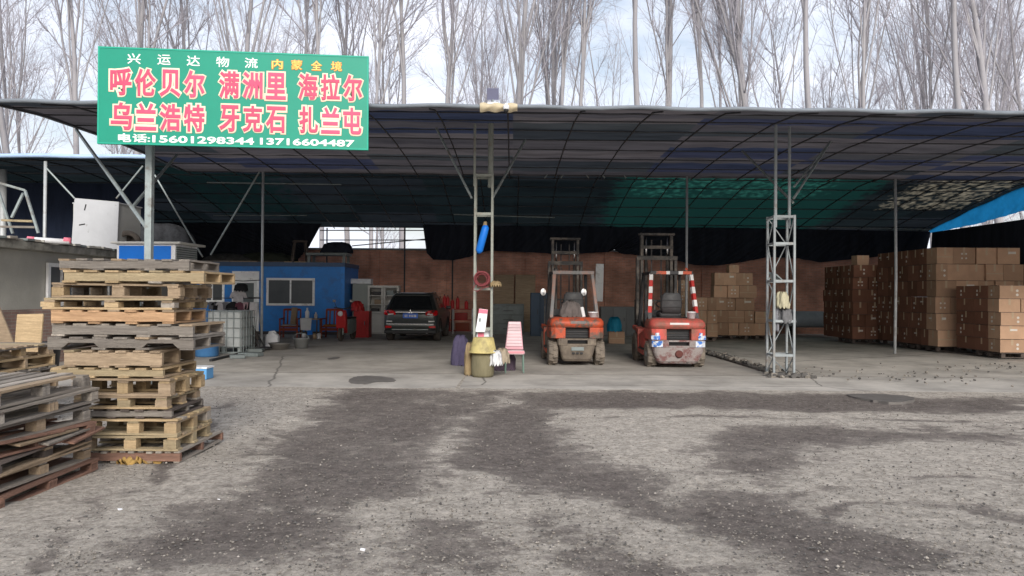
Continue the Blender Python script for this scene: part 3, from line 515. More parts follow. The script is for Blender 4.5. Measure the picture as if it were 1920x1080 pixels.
A = [P(-30, 335, 17), P(47, 357, 17.5), P(72, 437, 17.5), P(-5, 352, 18.3), P(24, 438, 18.3), P(22, 408, 17.6), P(44, 362, 17.6)]
for a, b in ((0, 1), (1, 2), (3, 4), (5, 6)): MB().bar(A[a], A[b], .05).build('frame_bar', ST, t)
MB().bar(P(5, 413, 17.8), P(62, 415, 17.6), .08, .05).build('cross_board', M['olive_wood'], t); MB().bar(P(2, 425, 17.8), P(66, 426, 17.6), .06, .05).build('cross_board', M['grey_wood'], t)
t = thing('plastic_roll', 'white roll with pink ends lying on the low roof', 'roll', P(55, 448, 15.2))
MB().tube((-.08, .1, 0), (.62, .35, -.03), .055, n=12).build('roll', M['white_plastic'], t, True)
pk = mat('pink_plastic', srgb(225, 120, 140), .6, .1, 5, 0)
for x, y in ((-.10, .09), (.52, .315)): MB().tube((x, y, 0), (x + .12, y + .045, -.005), .062, n=12).build('end_wrap', pk, t, True)
MBs = MB(); tag(MBs.bb((-14.5, 20.0, 2.6), (-10.0, 20.1, 2.68)).build('roof_beam', M['pale_steel']), 'long pale steel beam lying across the low roof', 'beam')
# ------------------------------------------------------------------ blue cabin
CY, CX1 = 28.5, -6.47
cb = thing('site_cabin', 'blue panelled site cabin with white door and sliding windows', 'cabin', (0, 0, FZ))
MB().bb((-13.2, CY, 0.12), (CX1, CY + 2.6, 2.62)).build('wall', M['blue_panel'], cb)
MB().bb((-13.25, CY - .03, 2.62), (CX1 + .03, CY + 2.65, 2.78)).build('roof_rail', mat('cabin_rail', srgb(70, 90, 120), .5, .15, 4, 0), cb); MB().bb((-13.25, CY - .03, 0), (CX1 + .03, CY + 2.65, .118)).build('base_rail', M['dark_steel'], cb)
MB().bb((CX1 - .12, CY - .025, .12), (CX1 + .025, CY + .12, 2.62)).build('corner_post', M['blue_panel'], cb)
wx = P(545, 560, CY).x; sash(cb, (wx, CY - .005, P(545, 573, CY).z - FZ), 1.86, 1.06, 'x', 2); wx = P(398, 560, CY).x; sash(cb, (wx, CY - .005, P(545, 568, CY).z - FZ), .95, .98, 'x', 2)
dx = P(461, 560, CY).x; d = link('door', None, cb, (dx, CY - .02, .12))
MB().bb((-.52, -.03, 0), (.52, .01, 2.3)).build('frame', M['white_paint'], d); MB().bb((-.43, -.05, .02), (.43, -.031, 1.98)).build('leaf', mat('door_white', (.60, .62, .63), .5, .08, 4, 0), d)
MB().bb((-.33, -.062, 1.02), (.33, -.051, 1.85)).build('pane', mat('dusty_glass', (.11, .125, .13), .25, .2, 3, 0), d); MB().bb((-.38, -.045, 2.06), (.38, -.031, 2.24)).build('fanlight', M['white_plastic'], d); MB().bb((.33, -.10, 1.0), (.38, -.063, 1.12)).build('handle', M['steel'], d)
# clutter on the cabin roof
CZ = FZ + 2.78
def stool(loc, label):
    t = thing('stool', label, 'stool', loc, .4); MB().bb((-.26, -.26, .82), (.26, .26, .88)).build('seat', M['dark_wood'], t)
    for sx in (-1, 1):
        for sy in (-1, 1): MB().bar((sx * .30, sy * .30, 0), (sx * .2, sy * .2, .82), .05).build('leg', M['dark_wood'], t)
    for sx in (-1, 1): MB().bar((sx * .27, -.27, .35), (sx * .27, .27, .35), .035).build('stretcher', M['dark_wood'], t)
stool(P(562, 489, 29.2) + Vector((0, 0, 0)), 'tall dark wooden stool standing on the cabin roof'); bpy.data.objects['stool'].location.z = CZ
for k, (x, ln, rz, mm) in enumerate(((-12.3, 2.6, .05, 'grey_wood'), (-11, 2.2, -.08, 'tan_wood'), (-10.2, 2.9, .1, 'dark_wood'), (-9.1, 2.0, .03, 'yellow_wood'), (-8.6, 2.4, -.1, 'grey_wood'))):
    tag(MB().box((x, 28.75 + .12 * k, CZ + .03 + .0 * k), (ln, .11, .05), 0, (0, 0, rz)).build('plank', M[mm]), ('weathered grey plank lying at the far end of the cabin roof', 'tan plank lying on the cabin roof above the door', 'dark plank lying on the cabin roof near the post', 'yellow plank lying on the cabin roof before the stool', 'grey plank lying under the stool on the cabin roof')[k], 'plank')
mound('tarpaulin_bundle', 'dark tarpaulin bundle heaped on the corner of the cabin roof', 'tarpaulin', (-6.95, 29.5, CZ + .42), .62, .5, .42, M['black_net'], .1, 5, None, .5); mound('tarpaulin_bundle', 'lumpy dark bundle heaped on the cabin roof left of the stool', 'tarpaulin', (-9.9, 29.8, CZ), 1.3, .5, .42, mat('olive_cloth', (.035, .04, .03), .95, .4, 4, .2, 20), .14, 6)
mound('rag_bundle', 'low grey rag bundle on the cabin roof above the door', 'rags', (-11.4, 29.6, CZ), .9, .5, .36, mat('dark_rag', (.06, .06, .06), .95, .5, 6, .2, 20), .16, 9)
t = thing('pallet_table', 'grey low slatted table on the corner of the cabin roof', 'table', (-7.2, 29.3, CZ)); MB().bb((-.85, -.45, .30), (.75, .45, .40)).build('table_top', M['grey_metal'], t)
for sx in (-.75, .62):
    for sy in (-.36, .36): MB().bb((sx - .05, sy - .05, 0), (sx + .05, sy + .05, .30)).build('leg', M['grey_metal'], t)
# ------------------------------------------------------------------ bare poplars
BARK = mat('bark', (.34, .33, .345), .9, .22, 3, .3, 14, stretch=(1, 1, .25), col2=(.27, .265, .29), amt=.4, rand=.1, spec=.1); TWIG = mat('twig_bark', (.37, .355, .395), .9, .15, 2, 0, rand=.1, spec=.1)
def tubes_mesh(name, paths, m):
    """paths: (points k x 3, radii k, sides); all tubes written at once"""
    VV, LL = [], []; base = 0
    for pts, rad, n in paths:
        k = len(pts); d = np.gradient(pts, axis=0); d /= np.linalg.norm(d, axis=1)[:, None] + 1e-9
        x = np.cross(d, np.array([.31, .95, .05])); x /= np.linalg.norm(x, axis=1)[:, None] + 1e-9; y = np.cross(d, x)
        a = np.arange(n) * 2 * np.pi / n
        v = pts[:, None, :] + rad[:, None, None] * (np.cos(a)[None, :, None] * x[:, None, :] + np.sin(a)[None, :, None] * y[:, None, :])
        VV.append(v.reshape(-1, 3)); i, j = np.meshgrid(np.arange(k - 1), np.arange(n), indexing='ij'); q = np.stack([i * n + j, i * n + (j + 1) % n, (i + 1) * n + (j + 1) % n, (i + 1) * n + j], -1).reshape(-1, 4)
        LL.append(q + base); base += k * n
    V = np.concatenate(VV); Q = np.concatenate(LL); me = bpy.data.meshes.new(name); me.vertices.add(len(V)); me.vertices.foreach_set('co', V.ravel())
    me.loops.add(Q.size); me.loops.foreach_set('vertex_index', Q.ravel().astype(np.int32)); me.polygons.add(len(Q)); me.polygons.foreach_set('loop_start', np.arange(0, Q.size, 4, dtype=np.int32)); me.polygons.foreach_set('use_smooth', np.ones(len(Q), bool))
    me.update(calc_edges=True); me.materials.append(m); return me
def grow(r, p, d, ln, rad, k, wob, up):
    """one wandering branch that bends upward; returns its points"""
    pts = [p]; st = ln / (k - 1)
    for i in range(k - 1):
        d = d + r.normal(0, wob, 3); d[2] += up; d = d / np.linalg.norm(d); p = p + d * st; pts.append(p)
    return np.array(pts), d
def poplar(seed, H=24, r0=.22, limbs=6, fork=8.0, spread=.28, dens=1.0):
    r = np.random.default_rng(seed); trunk, crown = [], []
    tp, _ = grow(r, np.array([0, 0, -.1]), np.array([r.normal(0, .03), r.normal(0, .03), 1.]), H * .92, r0, 14, .035, .05)
    trunk.append((tp, r0 * (1 - np.linspace(0, 1, 14)) ** .8 + .02, 8))
    def at(pts, t):
        f = t * (len(pts) - 1); i = min(int(f), len(pts) - 2); return pts[i] + (pts[i + 1] - pts[i]) * (f - i), pts[i + 1] - pts[i]
    def side(d, ang):
        d = d / np.linalg.norm(d); a = r.normal(0, 1, 3); a -= d * a.dot(d); a /= np.linalg.norm(a); return d * math.cos(ang) + a * math.sin(ang)
    def twigs(pts, n, ln, rad, lvl):
        for _ in range(n):
            p, d = at(pts, r.uniform(.12, 1)); q, _e = grow(r, p, side(d, r.uniform(.35, .95)), ln * r.uniform(.5, 1.3), rad, 4, .16, .10)
            crown.append((q, np.linspace(rad, rad * .45, 4), 3))
            if lvl: twigs(q, max(1, int(n * .5)), ln * .5, rad * .68, lvl - 1)
    def limb(p, d, ln, rad, lvl):
        k = 9; q, _e = grow(r, p, d, ln, rad, k, .05, .05); (trunk if lvl == 0 else crown).append((q, rad * (1 - np.linspace(0, 1, k)) ** .75 + .012, 6 if lvl == 0 else 4))
        n = int((5 if lvl == 0 else 3) * dens)
        if lvl < 2:
            for _ in range(n):
                p2, d2 = at(q, r.uniform(.12, .95)); limb(p2, side(d2, r.uniform(.22, .6)), ln * r.uniform(.28, .5), rad * r.uniform(.3, .45), lvl + 1)
        twigs(q, int((14, 10, 7)[lvl] * dens), (1.9, 1.5, 1.1)[lvl], (.011, .009, .0075)[lvl], 1)
    for i in range(limbs):
        t = (fork + r.uniform(-4.5, 6)) / (H * .92); p, d = at(tp, min(.8, max(.15, t))); limb(p, side(d, spread * r.uniform(.5, 1.4)), H * (1 - t) * r.uniform(.6, .95), r0 * r.uniform(.18, .42), 0)
    for _ in range(int(12 * dens)):
        p, d = at(tp, r.uniform(.16, .9)); limb(p, side(d, r.uniform(.5, 1.1)), r.uniform(2, 4.5), r0 * .14, 1)
    return tubes_mesh('trunk', trunk, BARK), tubes_mesh('crown', crown, TWIG)
POP = [poplar(s, H, r0 * .66, lm, fk, sp_, dn * .72) for s, H, r0, lm, fk, sp_, dn in ((1, 25, .24, 6, 8.5, .16, 1), (2, 27, .30, 8, 9.5, .19, 1), (3, 24, .17, 4, 10, .14, .9), (4, 26, .22, 7, 7.5, .26, 1.1), (5, 23, .15, 5, 7, .2, 1), (6, 25, .26, 5, 11, .15, 1.0))]
TREES = [(22, 44, 4), (60, 37, 1), (152, 39, 0), (250, 37, 0), (290, 44, 2), (345, 42, 3), (452, 38, 1), (575, 41, 5), (604, 39, 2), (655, 45, 0), (700, 36, 2), (716, 44, 4), (752, 37, 5), (832, 38, 0), (950, 36, 1), (1000, 45, 2), (1045, 40, 3), (1082, 38, 2), (1112, 37, 2), (1208, 36, 5), (1238, 39, 0), (1292, 37, 2), (1398, 38, 3), (1450, 36, 1), (1480, 45, 4), (1522, 37, 5), (1598, 43, 0), (1650, 36, 2), (1752, 41, 4), (1816, 36, 5), (1850, 45, 4), (1892, 37, 1), (1935, 43, 3)]
TREES += [(float(rng.uniform(-60, 1980)), float(rng.uniform(52, 78)), int(rng.integers(0, 6))) for _ in range(20)]
first = {}
near = sorted([t for t in TREES if t[1] < 41.5], key=lambda t: t[0]); middle = sorted([t for t in TREES if 41.5 <= t[1] < 51], key=lambda t: t[0])
for px, Yt, k in TREES:
    x = P(px, 553, Yt).x
    if k not in first:
        o = first[k] = thing('bare_poplar', '', 'tree'); link('trunk', POP[k][0], o); link('crown', POP[k][1], o)
    else: o = copy_tree(first[k])
    o.location = (x, Yt, 0); o.rotation_euler.z = random.random() * 6.28; s = random.uniform(.92, 1.12); o.scale = (s, s, s * random.uniform(.92, 1.2)); o.rotation_euler.x = random.gauss(0, .022); o.rotation_euler.y = random.gauss(0, .03)
    if (px, Yt, k) in near: o['label'] = f'tall bare grey poplar, {ordinal(near.index((px, Yt, k)))} from the left in the row nearest the shed'; o['group'] = 'bare poplars nearest the shed'
    elif (px, Yt, k) in middle: o['label'] = f'bare poplar, {ordinal(middle.index((px, Yt, k)))} from the left in the second row beyond the shed'; o['group'] = 'bare poplars in the second row'
    else: o['label'] = 'thin twiggy bare poplar in the far thicket beyond the shed roof'; o['group'] = 'bare poplars in the far thicket'
# ------------------------------------------------------------------ pallets
BOARDS = {}
def board(parent, name, L, wd, h, c, m, rz=0, rx=0, chip=True):
    if random.random() < .28: m = random.choice({'yellow_wood': ('tan_wood', 'olive_wood', 'pale_grey_wood'), 'olive_wood': ('tan_wood', 'pale_grey_wood', 'yellow_wood'), 'tan_wood': ('olive_wood', 'grey_wood', 'yellow_wood'), 'orange_wood': ('tan_wood', 'orange_wood'), 'grey_wood': ('pale_grey_wood', 'tan_wood', 'dark_wood'), 'pale_grey_wood': ('grey_wood', 'tan_wood')}.get(m, (m,)))
    k = (round(L, 2), round(wd, 2), round(h, 3), m)
    if k not in BOARDS:
        b = MB(); n = 7; r = random.Random(len(BOARDS)); V = []
        for i in range(n):
            x = -L / 2 + L * i / (n - 1) + ((r.random() - .5) * .02 if i in (0, n - 1) else 0); e = (r.random() - .5) * .006; f = (r.random() - .5) * .005
            V.append([(x, -wd / 2 + e, -h / 2 + f), (x, wd / 2 + e, -h / 2 + f), (x, wd / 2 + e, h / 2 + f), (x, -wd / 2 + e, h / 2 + f)])
        b.loft(V); BOARDS[k] = b.mesh(name, M[m])
    o = link(name, BOARDS[k], parent, c); o.rotation_euler = (rx + random.gauss(0, .01), random.gauss(0, .004), rz + random.gauss(0, .006)); return o
def pallet(label, loc, rz, W, D, H, kind, m, group, m2=None, tilt=(0, 0), nd=7, warp=0):
    """W along local x, D along local y; kind 'bearer' has long side beams, 'block' has nine blocks"""
    t = thing('wooden_pallet', label, 'pallet', loc, rz, group); t.rotation_euler = (tilt[0], tilt[1], rz); m2 = m2 or m; th = .019; wdd = D / nd * .74 if kind == 'block' else W / nd * .66
    if kind == 'block':
        for y in (-D / 2 + .05, 0, D / 2 - .05): board(t, 'bottom_board', W, .10, th, (0, y, th / 2), m)
        hb_ = H - 3 * th
        for x in (-W / 2 + .06, .02, W / 2 - .06):
            for y in (-D / 2 + .05, 0, D / 2 - .05): board(t, 'block', .115, .095, hb_, (x + random.gauss(0, .006), y, th + hb_ / 2), m2)
            board(t, 'cross_board', D - .01, .10, th, (x, 0, H - 1.5 * th), m, R_(90))
        for i in range(nd):
            y = -D / 2 + wdd / 2 + (D - wdd) * i / (nd - 1); cut = random.uniform(.1, .4) if warp and random.random() < .3 * warp else 0; board(t, 'deck_board', W - cut + random.uniform(-.015, .015), wdd, th, (cut / 2 * random.choice((-1, 1)), y, H - th / 2), m if i % 3 else m2, rx=random.gauss(0, .012) * (1 + 6 * warp))
    else:
        hb_ = H - 2 * th
        for y in (-D / 2 + .022, 0, D / 2 - .022):
            if kind == 'notched':
                b = MB(); z0, z1 = -hb_ / 2, hb_ / 2; N_ = []
                for xa in (-.27, .27): N_ += [(W * xa - .17, z0), (W * xa - .12, z0 + .045), (W * xa + .12, z0 + .045), (W * xa + .17, z0)]
                b.prism([(-W / 2, z0)] + N_ + [(W / 2, z0), (W / 2, z1), (-W / 2, z1)], -.021, .021); b.build('bearer', M[m], t, bevel=.003, loc=(0, y, th + hb_ / 2))
            else: board(t, 'bearer', W, .042, hb_, (0, y, th + hb_ / 2), m2)
        for i in range(nd):
            x = -W / 2 + wdd / 2 + (W - wdd) * i / (nd - 1); board(t, 'deck_board', D + random.uniform(-.02, .02), wdd, th, (x, 0, H - th / 2), m, R_(90))
        for i in (0, nd // 3, nd - 1 - nd // 3, nd - 1):
            x = -W / 2 + wdd / 2 + (W - wdd) * i / (nd - 1); board(t, 'bottom_board', D, wdd, th, (x, 0, th / 2), m, R_(90))
    return t
TALL = [  # y top, y bottom, front left x, front corner x, far corner x, kind, wood, wood of the beams or blocks, label
    (845, 868, 158, 337, 421, 'bearer', 'pale_grey_wood', 'red_wood', 'pallet of grey slats on red brown beams at the bottom of the tall stack', 11),
    (814, 843, 150, 334, 400, 'block', 'olive_wood', 'olive_wood', 'olive yellow block pallet, second from the bottom of the tall stack', 7),
    (782, 813, 160, 334, 400, 'block', 'olive_wood', 'yellow_wood', 'olive yellow block pallet under the dark grey pallet in the tall stack', 7),
    (765, 783, 150, 322, 374, 'bearer', 'dark_wood', 'grey_wood', 'thin dark grey pallet low in the tall stack', 7),
    (740, 765, 140, 315, 375, 'block', 'yellow_wood', 'tan_wood', 'yellow block pallet just above the thin dark grey one', 6),
    (708, 741, 135, 323, 382, 'block', 'yellow_wood', 'yellow_wood', 'newer yellow block pallet below the solid yellow beam in the tall stack', 6),
    (688, 708, 96, 305, 362, 'bearer', 'yellow_wood', 'yellow_wood', 'yellow pallet with a plain front beam, mid height in the tall stack', 7),
    (653, 686, 121, 301, 366, 'bearer', 'tan_wood', 'tan_wood', 'tan pallet with gaps between its deck boards under the notched grey one', 6),
    (628, 653, 89, 364, 410, 'notched', 'grey_wood', 'grey_wood', 'weathered grey pallet with two notches cut in its front beam', 7),
    (603, 628, 97, 363, 413, 'bearer', 'pale_grey_wood', 'pale_grey_wood', 'weathered grey pallet with a plain beam above the notched one', 7),
    (577, 603, 95, 324, 378, 'bearer', 'orange_wood', 'orange_wood', 'orange brown pallet above the two weathered grey ones', 7),
    (556, 578, 80, 325, 389, 'block', 'tan_wood', 'yellow_wood', 'tan block pallet with splintered blocks, fourth from the top of the tall stack', 6),
    (528, 556, 96, 336, 387, 'block', 'tan_wood', 'tan_wood', 'tan block pallet, third from the top of the tall stack', 6),
    (505, 529, 117, 383, 431, 'bearer', 'yellow_wood', 'yellow_wood', 'clean yellow pallet with a long plain beam, second from the top', 7),
    (483, 505, 109, 352, 402, 'bearer', 'grey_wood', 'grey_wood', 'grey pallet with pinkish weathered front on top of the tall stack', 8)]
z = .0
for i, (yt, yb, xl, xc, xr, kd, m, m2, lab, nd) in enumerate(TALL):
    Yc = 6.95 + random.uniform(-.02, .02); H = max((yb - yt) / F * Yc * .965, .085)
    X1 = P(xc, 600, Yc).x; X0 = P(xl, 600, Yc).x; d = ray(xr, 600); D = min(1.25, max(.75, X1 / (d.x / d.y) - Yc)); W = X1 - X0
    zz = max(z, 0); pallet(lab, ((X0 + X1) / 2, Yc + D / 2, zz), R_(random.uniform(-1.2, 1.2)), W, D, H, kd, m, 'pallets of the tall stack', m2, nd=nd); z = zz + H + .004
print('stack height', z)
LOW = [('block', 'red_wood', 'red_wood', .10, 'reddish rotten pallet at the bottom of the low stack'), ('block', 'pale_grey_wood', 'tan_wood', .125, 'grey pallet resting on the rotten bottom one of the low stack'), ('block', 'grey_wood', 'dark_wood', .11, 'grey splintered pallet, third from the bottom of the low stack'),
       ('block', 'red_wood', 'red_wood', .115, 'broken reddish pallet with split boards in the middle of the low stack'), ('block', 'pale_grey_wood', 'tan_wood', .13, 'brownish grey block pallet above the broken reddish one'), ('block', 'grey_wood', 'pale_grey_wood', .125, 'grey block pallet, second from the top of the low stack'), ('block', 'pale_grey_wood', 'grey_wood', .13, 'pale weathered pallet on top of the low stack')]
z = 0
for i, (kd, m, m2, H, lab) in enumerate(LOW):
    off = random.uniform(-.04, .06); ln = 1.32
    pallet(lab, (-4.33 + off, 5.98 + random.uniform(-.05, .05), z), R_(90 + random.uniform(-4, 4) - (5 if i == 3 else 0)), ln, 1.12, H, kd, m, 'pallets of the low stack', m2, (random.gauss(0, .010), random.gauss(0, .016)), 8 if i == 6 else 6, 1 if i < 4 else .3); z += H + .006
for k in range(4):
    tag(MB().box((-3.78 + .03 * k, 5.75 + .22 * k, .47 - .035 * k), (.10, .8 - .1 * k, .016), 0, (.04 * (k - 1), .12, .05 * k - .1)).build('broken_slat', M[('red_wood', 'tan_wood', 'grey_wood', 'red_wood')[k]]), ('reddish split slat jutting highest from the low stack', 'tan split slat jutting from the middle of the low stack', 'grey split slat jutting from the low stack', 'lowest reddish slat jutting from the low stack')[k], 'slat')
z = 0
for i in range(7):
    H = .135; pallet(f"{('grey', 'tan', 'grey', 'tan', 'grey', 'yellow', 'pale')[i]} pallet, {ordinal(i)} from the ground in the half hidden stack behind the low one", (-6.25 + random.uniform(-.04, .04), 8.6, z), R_(random.uniform(-2, 2)), 1.25, 1.1, H, ('block', 'bearer')[i % 2], ('grey_wood', 'tan_wood', 'grey_wood', 'tan_wood', 'grey_wood', 'yellow_wood', 'tan_wood')[i], 'pallets of the half hidden stack', nd=6); z += H + .004
for k, (x, y, a, ln, m) in enumerate(((-6.62, 9.75, .5, 1.35, 'tan_wood'), (-6.28, 9.6, .35, 1.15, 'yellow_wood'))):
    tag(MB().box((x, y, ln / 2 * math.cos(a if k == 0 else 0) + .16), (.26 if k == 0 else .34, .03, ln), 0, (-.15, -a if k == 0 else -.03, 0)).build('leaning_board', M[m], bevel=.004), ('tan board leaning aslant behind the pallets', 'broad yellowish board standing upright behind the pallets')[k], 'board')
mound('rag', 'crumpled yellow rag lying against the bottom pallet', 'rag', G(258, 866), .17, .09, .05, mat('yellow_cloth', srgb(160, 130, 76), .9, .2, 8, .2, 30), .25, 4)
t = thing('rubbish_bin', 'black rubbish bin between the pallets and the plastered wall', 'bin', (P(70, 600, 11).x, 11, 0)); MB().lathe([(.24, 0), (.31, .78), (.34, .80), (.34, .84), (.29, .84), (.24, .1), (0, .1)], 20).build('body', M['black_plastic'], t, True)
for k in range(3): tag(MB().box(G(*((680, 1033), (225, 957), (410, 938))[k]) + Vector((0, 0, .008)), (.03, .02, .006), 0, (.3, .2, k)).build('paper_scrap', M['white_plastic']), 'small pale scrap of litter on the dirt', 'litter', 'scraps of litter')
# ------------------------------------------------------------------ cartons
CARTONS = {}
def carton(w, d, h, v, dk=False):
    k = (round(w, 2), round(d, 2), round(h, 2), v, dk)
    if k in CARTONS: return CARTONS[k]
    b = MB(); e = .004; b.bb((-w / 2 + e, -d / 2 + e, .0012), (w / 2 - e, d / 2 - e, h - .0012))
    for zz in (.002, h - .008): b.bb((-w / 2 + e + .012, -d / 2 + e - .0008, zz), (w / 2 - e - .012, -d / 2 + e - .0001, zz + .006), 3); b.bb((-w / 2 + e - .0008, -d / 2 + e + .012, zz), (-w / 2 + e - .0001, d / 2 - e - .012, zz + .006), 3)  # dark edge strips paint in the shaded gap lines between stacked rows
    r = random.Random(hash(k))
    b.bb((-.03, -d / 2 + e - .002, h * .55), (.03, -d / 2 + e - .0002, h - e), 1); b.bb((-w / 2 + e - .002, -.03, h * .5), (-w / 2 + e - .0002, .03, h - e), 1)
    def icon(a, z, s, side):
        if side: b.bb((-w / 2 + e - .003, a - s / 2, z - s / 2), (-w / 2 + e - .0005, a + s / 2, z + s / 2), 2)
        else: b.prism([(a + s / 2 * math.cos(q * .785), z + s / 2 * math.sin(q * .785)) for q in range(8)], -d / 2 + e - .003, -d / 2 + e - .0005, 'y', 2)
    if v == 1:
        for q in (-.06, .06):
            for zz in (.35, .62): icon(q, h * zz, .055, False)
    elif v == 2:
        for zz in (.3, .6): icon(w * .22, h * zz, .07, False); icon(d * .2, h * zz, .06, True)
    elif v == 3:
        b.bb((-w * .02, -d / 2 + e - .003, h * .62), (w * .32, -d / 2 + e - .0005, h * .76), 2); b.bb((-w / 2 + e - .003, -.02, h * .66), (-w / 2 + e - .0005, .12, h * .74), 2)
    elif v == 4: b.bb((-w / 2 + e, -d / 2 + e - .0025, h * .40), (w / 2 - e, -d / 2 + e - .0004, h * .46), 1)
    me = b.mesh('carton', [M['dark_and_shaded_card' if dk else 'brown_card'], M['tape'], M['mark'], M['dark_wood']]); CARTONS[k] = me; return me
def put_carton(x, y, z, w, d, h, v, label, group, dk=False):
    o = tag(link('carton', carton(w, d, h, v, dk), None, (x + random.gauss(0, .006), y + random.gauss(0, .008), z), random.gauss(0, .02)), label, 'carton', group)
def low_pallet(x0, x1, y0, y1, z, label):
    pallet(label, ((x0 + x1) / 2, (y0 + y1) / 2, z), 0, x1 - x0, y1 - y0, .13, 'block', 'dark_wood', 'pallets under the cartons', nd=5)
def widths(total, lo, hi, r):
    out = []; 
    while total > 1e-3:
        w = r.uniform(lo, hi); w = total if total - w < lo * .75 else w; out.append(w); total -= w
    return out
def block(x0, x1, y00, y1, z0, rows, h, desc, group, lo, hi, r, front=True, side=True, tops=None, dk=False):
    """the cartons one can see of a pallet load: those along the front and along the left flank"""
    for k in range(rows):
        z = z0 + k * h; a, b = (x0, x1) if tops is None or k not in tops else tops[k]; s_ = r.uniform(-.025, .025); a, b, y0 = a + s_, b + s_, y00 + r.uniform(-.02, .02)
        if front:
            x = a
            for i, w in enumerate(widths(b - a, lo, hi, r)):
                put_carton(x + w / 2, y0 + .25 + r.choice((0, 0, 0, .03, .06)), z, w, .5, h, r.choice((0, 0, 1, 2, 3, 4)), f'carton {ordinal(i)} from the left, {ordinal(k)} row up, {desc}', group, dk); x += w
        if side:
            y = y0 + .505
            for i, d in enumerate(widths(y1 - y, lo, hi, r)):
                put_carton(a + .25, y + d / 2, z, .5, d, h, r.choice((0, 0, 2, 3)), f'carton {ordinal(i)} along the flank, {ordinal(k)} row up, {desc}', group, True); y += d  # flank cartons always take the darker card, their shade put into the colour
r = random.Random(5); SZ = FZ + .03
low_pallet(12.8, 13.9, 19.35, 20.4, SZ, 'dark pallet under the front corner of the near carton stack'); low_pallet(14.0, 15.4, 19.35, 20.4, SZ, 'dark pallet under the outer end of the near carton stack')
block(12.75, 15.5, 19.3, 21.2, SZ + .14, 5, .352, 'the near stack', 'cartons of the near stack', .50, .66, r)
low_pallet(12.4, 13.6, 21.6, 22.7, SZ, 'dark pallet under the front of the tall carton stack'); low_pallet(12.4, 13.6, 22.9, 24.0, SZ, 'dark pallet under the flank of the tall carton stack')
block(12.35, 14.9, 21.5, 25.0, SZ + .14, 6, .482, 'the tall stack', 'cartons of the tall stack', .30, .66, r, tops={5: (12.35, 14.75), 6: (12.5, 14.4)})
low_pallet(11.6, 12.8, 25.2, 26.3, SZ, 'dark pallet under the rear carton stack by the net wall')
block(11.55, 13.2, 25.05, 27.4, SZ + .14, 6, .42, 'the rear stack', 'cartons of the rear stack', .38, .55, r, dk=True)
put_carton(12.0, 25.5, SZ + .14 + 6 * .42, .42, .4, .34, 0, 'small pale carton alone on top of the rear stack', 'cartons of the rear stack')
X0 = P(1339, 560, 26.9).x; low_pallet(X0 + .02, X0 + 1.25, 26.95, 28, SZ, 'dark pallet under the middle carton stack behind the red forklift')
XW = P(1416, 560, 26.9).x
block(X0, XW, 26.9, 28.0, SZ + .14, 5, .455, 'the middle stack', 'cartons of the middle stack', .34, .62, r, tops={3: (X0, XW + .05), 4: (X0 + .02, XW - .06)}, side=False)
put_carton(X0 + .75, 27.2, SZ + .14 + 5 * .455, .36, .4, .3, 0, 'single upright carton on top of the middle stack', 'cartons of the middle stack')
block(XW + .02, XW + .75, 26.95, 28, SZ + .14, 2, .44, 'low stack beside the lattice tower', 'cartons beside the lattice tower', .33, .5, r, side=False)
low_pallet(XW + .04, XW + .74, 27, 28, SZ, 'dark pallet under the low cartons beside the lattice tower')
Xa = P(1306, 560, 25.8).x; low_pallet(Xa, Xa + .7, 25.85, 26.5, SZ, 'dark pallet under the cartons next to the red forklift')
block(Xa, Xa + .72, 25.8, 26.5, SZ + .14, 3, .46, 'narrow stack by the red forklift', 'cartons by the red forklift', .33, .5, r, side=False)
block(Xa - .75, Xa + .1, 27.2, 28.3, SZ, 5, .43, 'dim stack behind the red forklift', 'cartons behind the red forklift', .38, .5, r, side=False)
t = thing('covered_cart', 'pale tarpaulin covered cart standing in the dark between carton stacks', 'cart', (P(1510, 600, 30).x, 30, SZ))
MB().loft([rrect(1.05 * q, -.7 * q, .7 * q, .25, z_) for q, z_ in ((.7, .35), (1, .42), (1, .72), (.9, .9), (.6, .98))]).build('cover', mat('pale_tarp', srgb(150, 158, 165), .6, .2, 3, .2, 10), t, True)
for sx in (-.75, .75): tyre('wheel', None, (sx, -.5, .24), .24, .14, (0, R_(90), 0), parent=t)
# ------------------------------------------------------------------ forklifts
mat('orange_paint', srgb(180, 78, 50), .5, .12, 4, .1, 30, col2=(.10, .075, .06), amt=.42, scale2=3.2, edge=.05); mat('faded_red_paint', srgb(184, 82, 74), .6, .16, 4, .1, 30, col2=srgb(128, 84, 72), amt=.46, scale2=3.2, edge=.08)
mat('muddy_iron', (.20, .165, .13), .9, .25, 5, .3, 30, col2=(.11, .09, .075), amt=.45, scale2=4, edge=.12); mat('scuffed_iron', (.27, .24, .23), .8, .2, 5, .2, 30, col2=(.17, .085, .08), amt=.42, scale2=5, edge=.06)
mat('blue_wear', srgb(60, 112, 188), .6, .2, 6, .1, 30, col2=srgb(200, 205, 212), amt=.5, scale2=9, edge=.03); mat('mast_steel', (.055, .054, .054), .5, .25, 6, .1, 50, metal=.3, col2=(.16, .14, .12), amt=.4); mat('chrome', (.72, .73, .74), .18, .05, 4, 0, metal=1)
mat('white_band', (.56, .55, .54), .5, .1, 6, .05, 30, col2=(.4, .38, .36), amt=.2); mat('red_band', srgb(160, 44, 40), .5, .1, 6, .05, 30); mat('grey_guard', (.16, .16, .158), .55, .2, 6, .1, 50, col2=(.30, .16, .12), amt=.4); mat('seat_vinyl', (.05, .05, .052), .55, .2, 6, .2, 20)
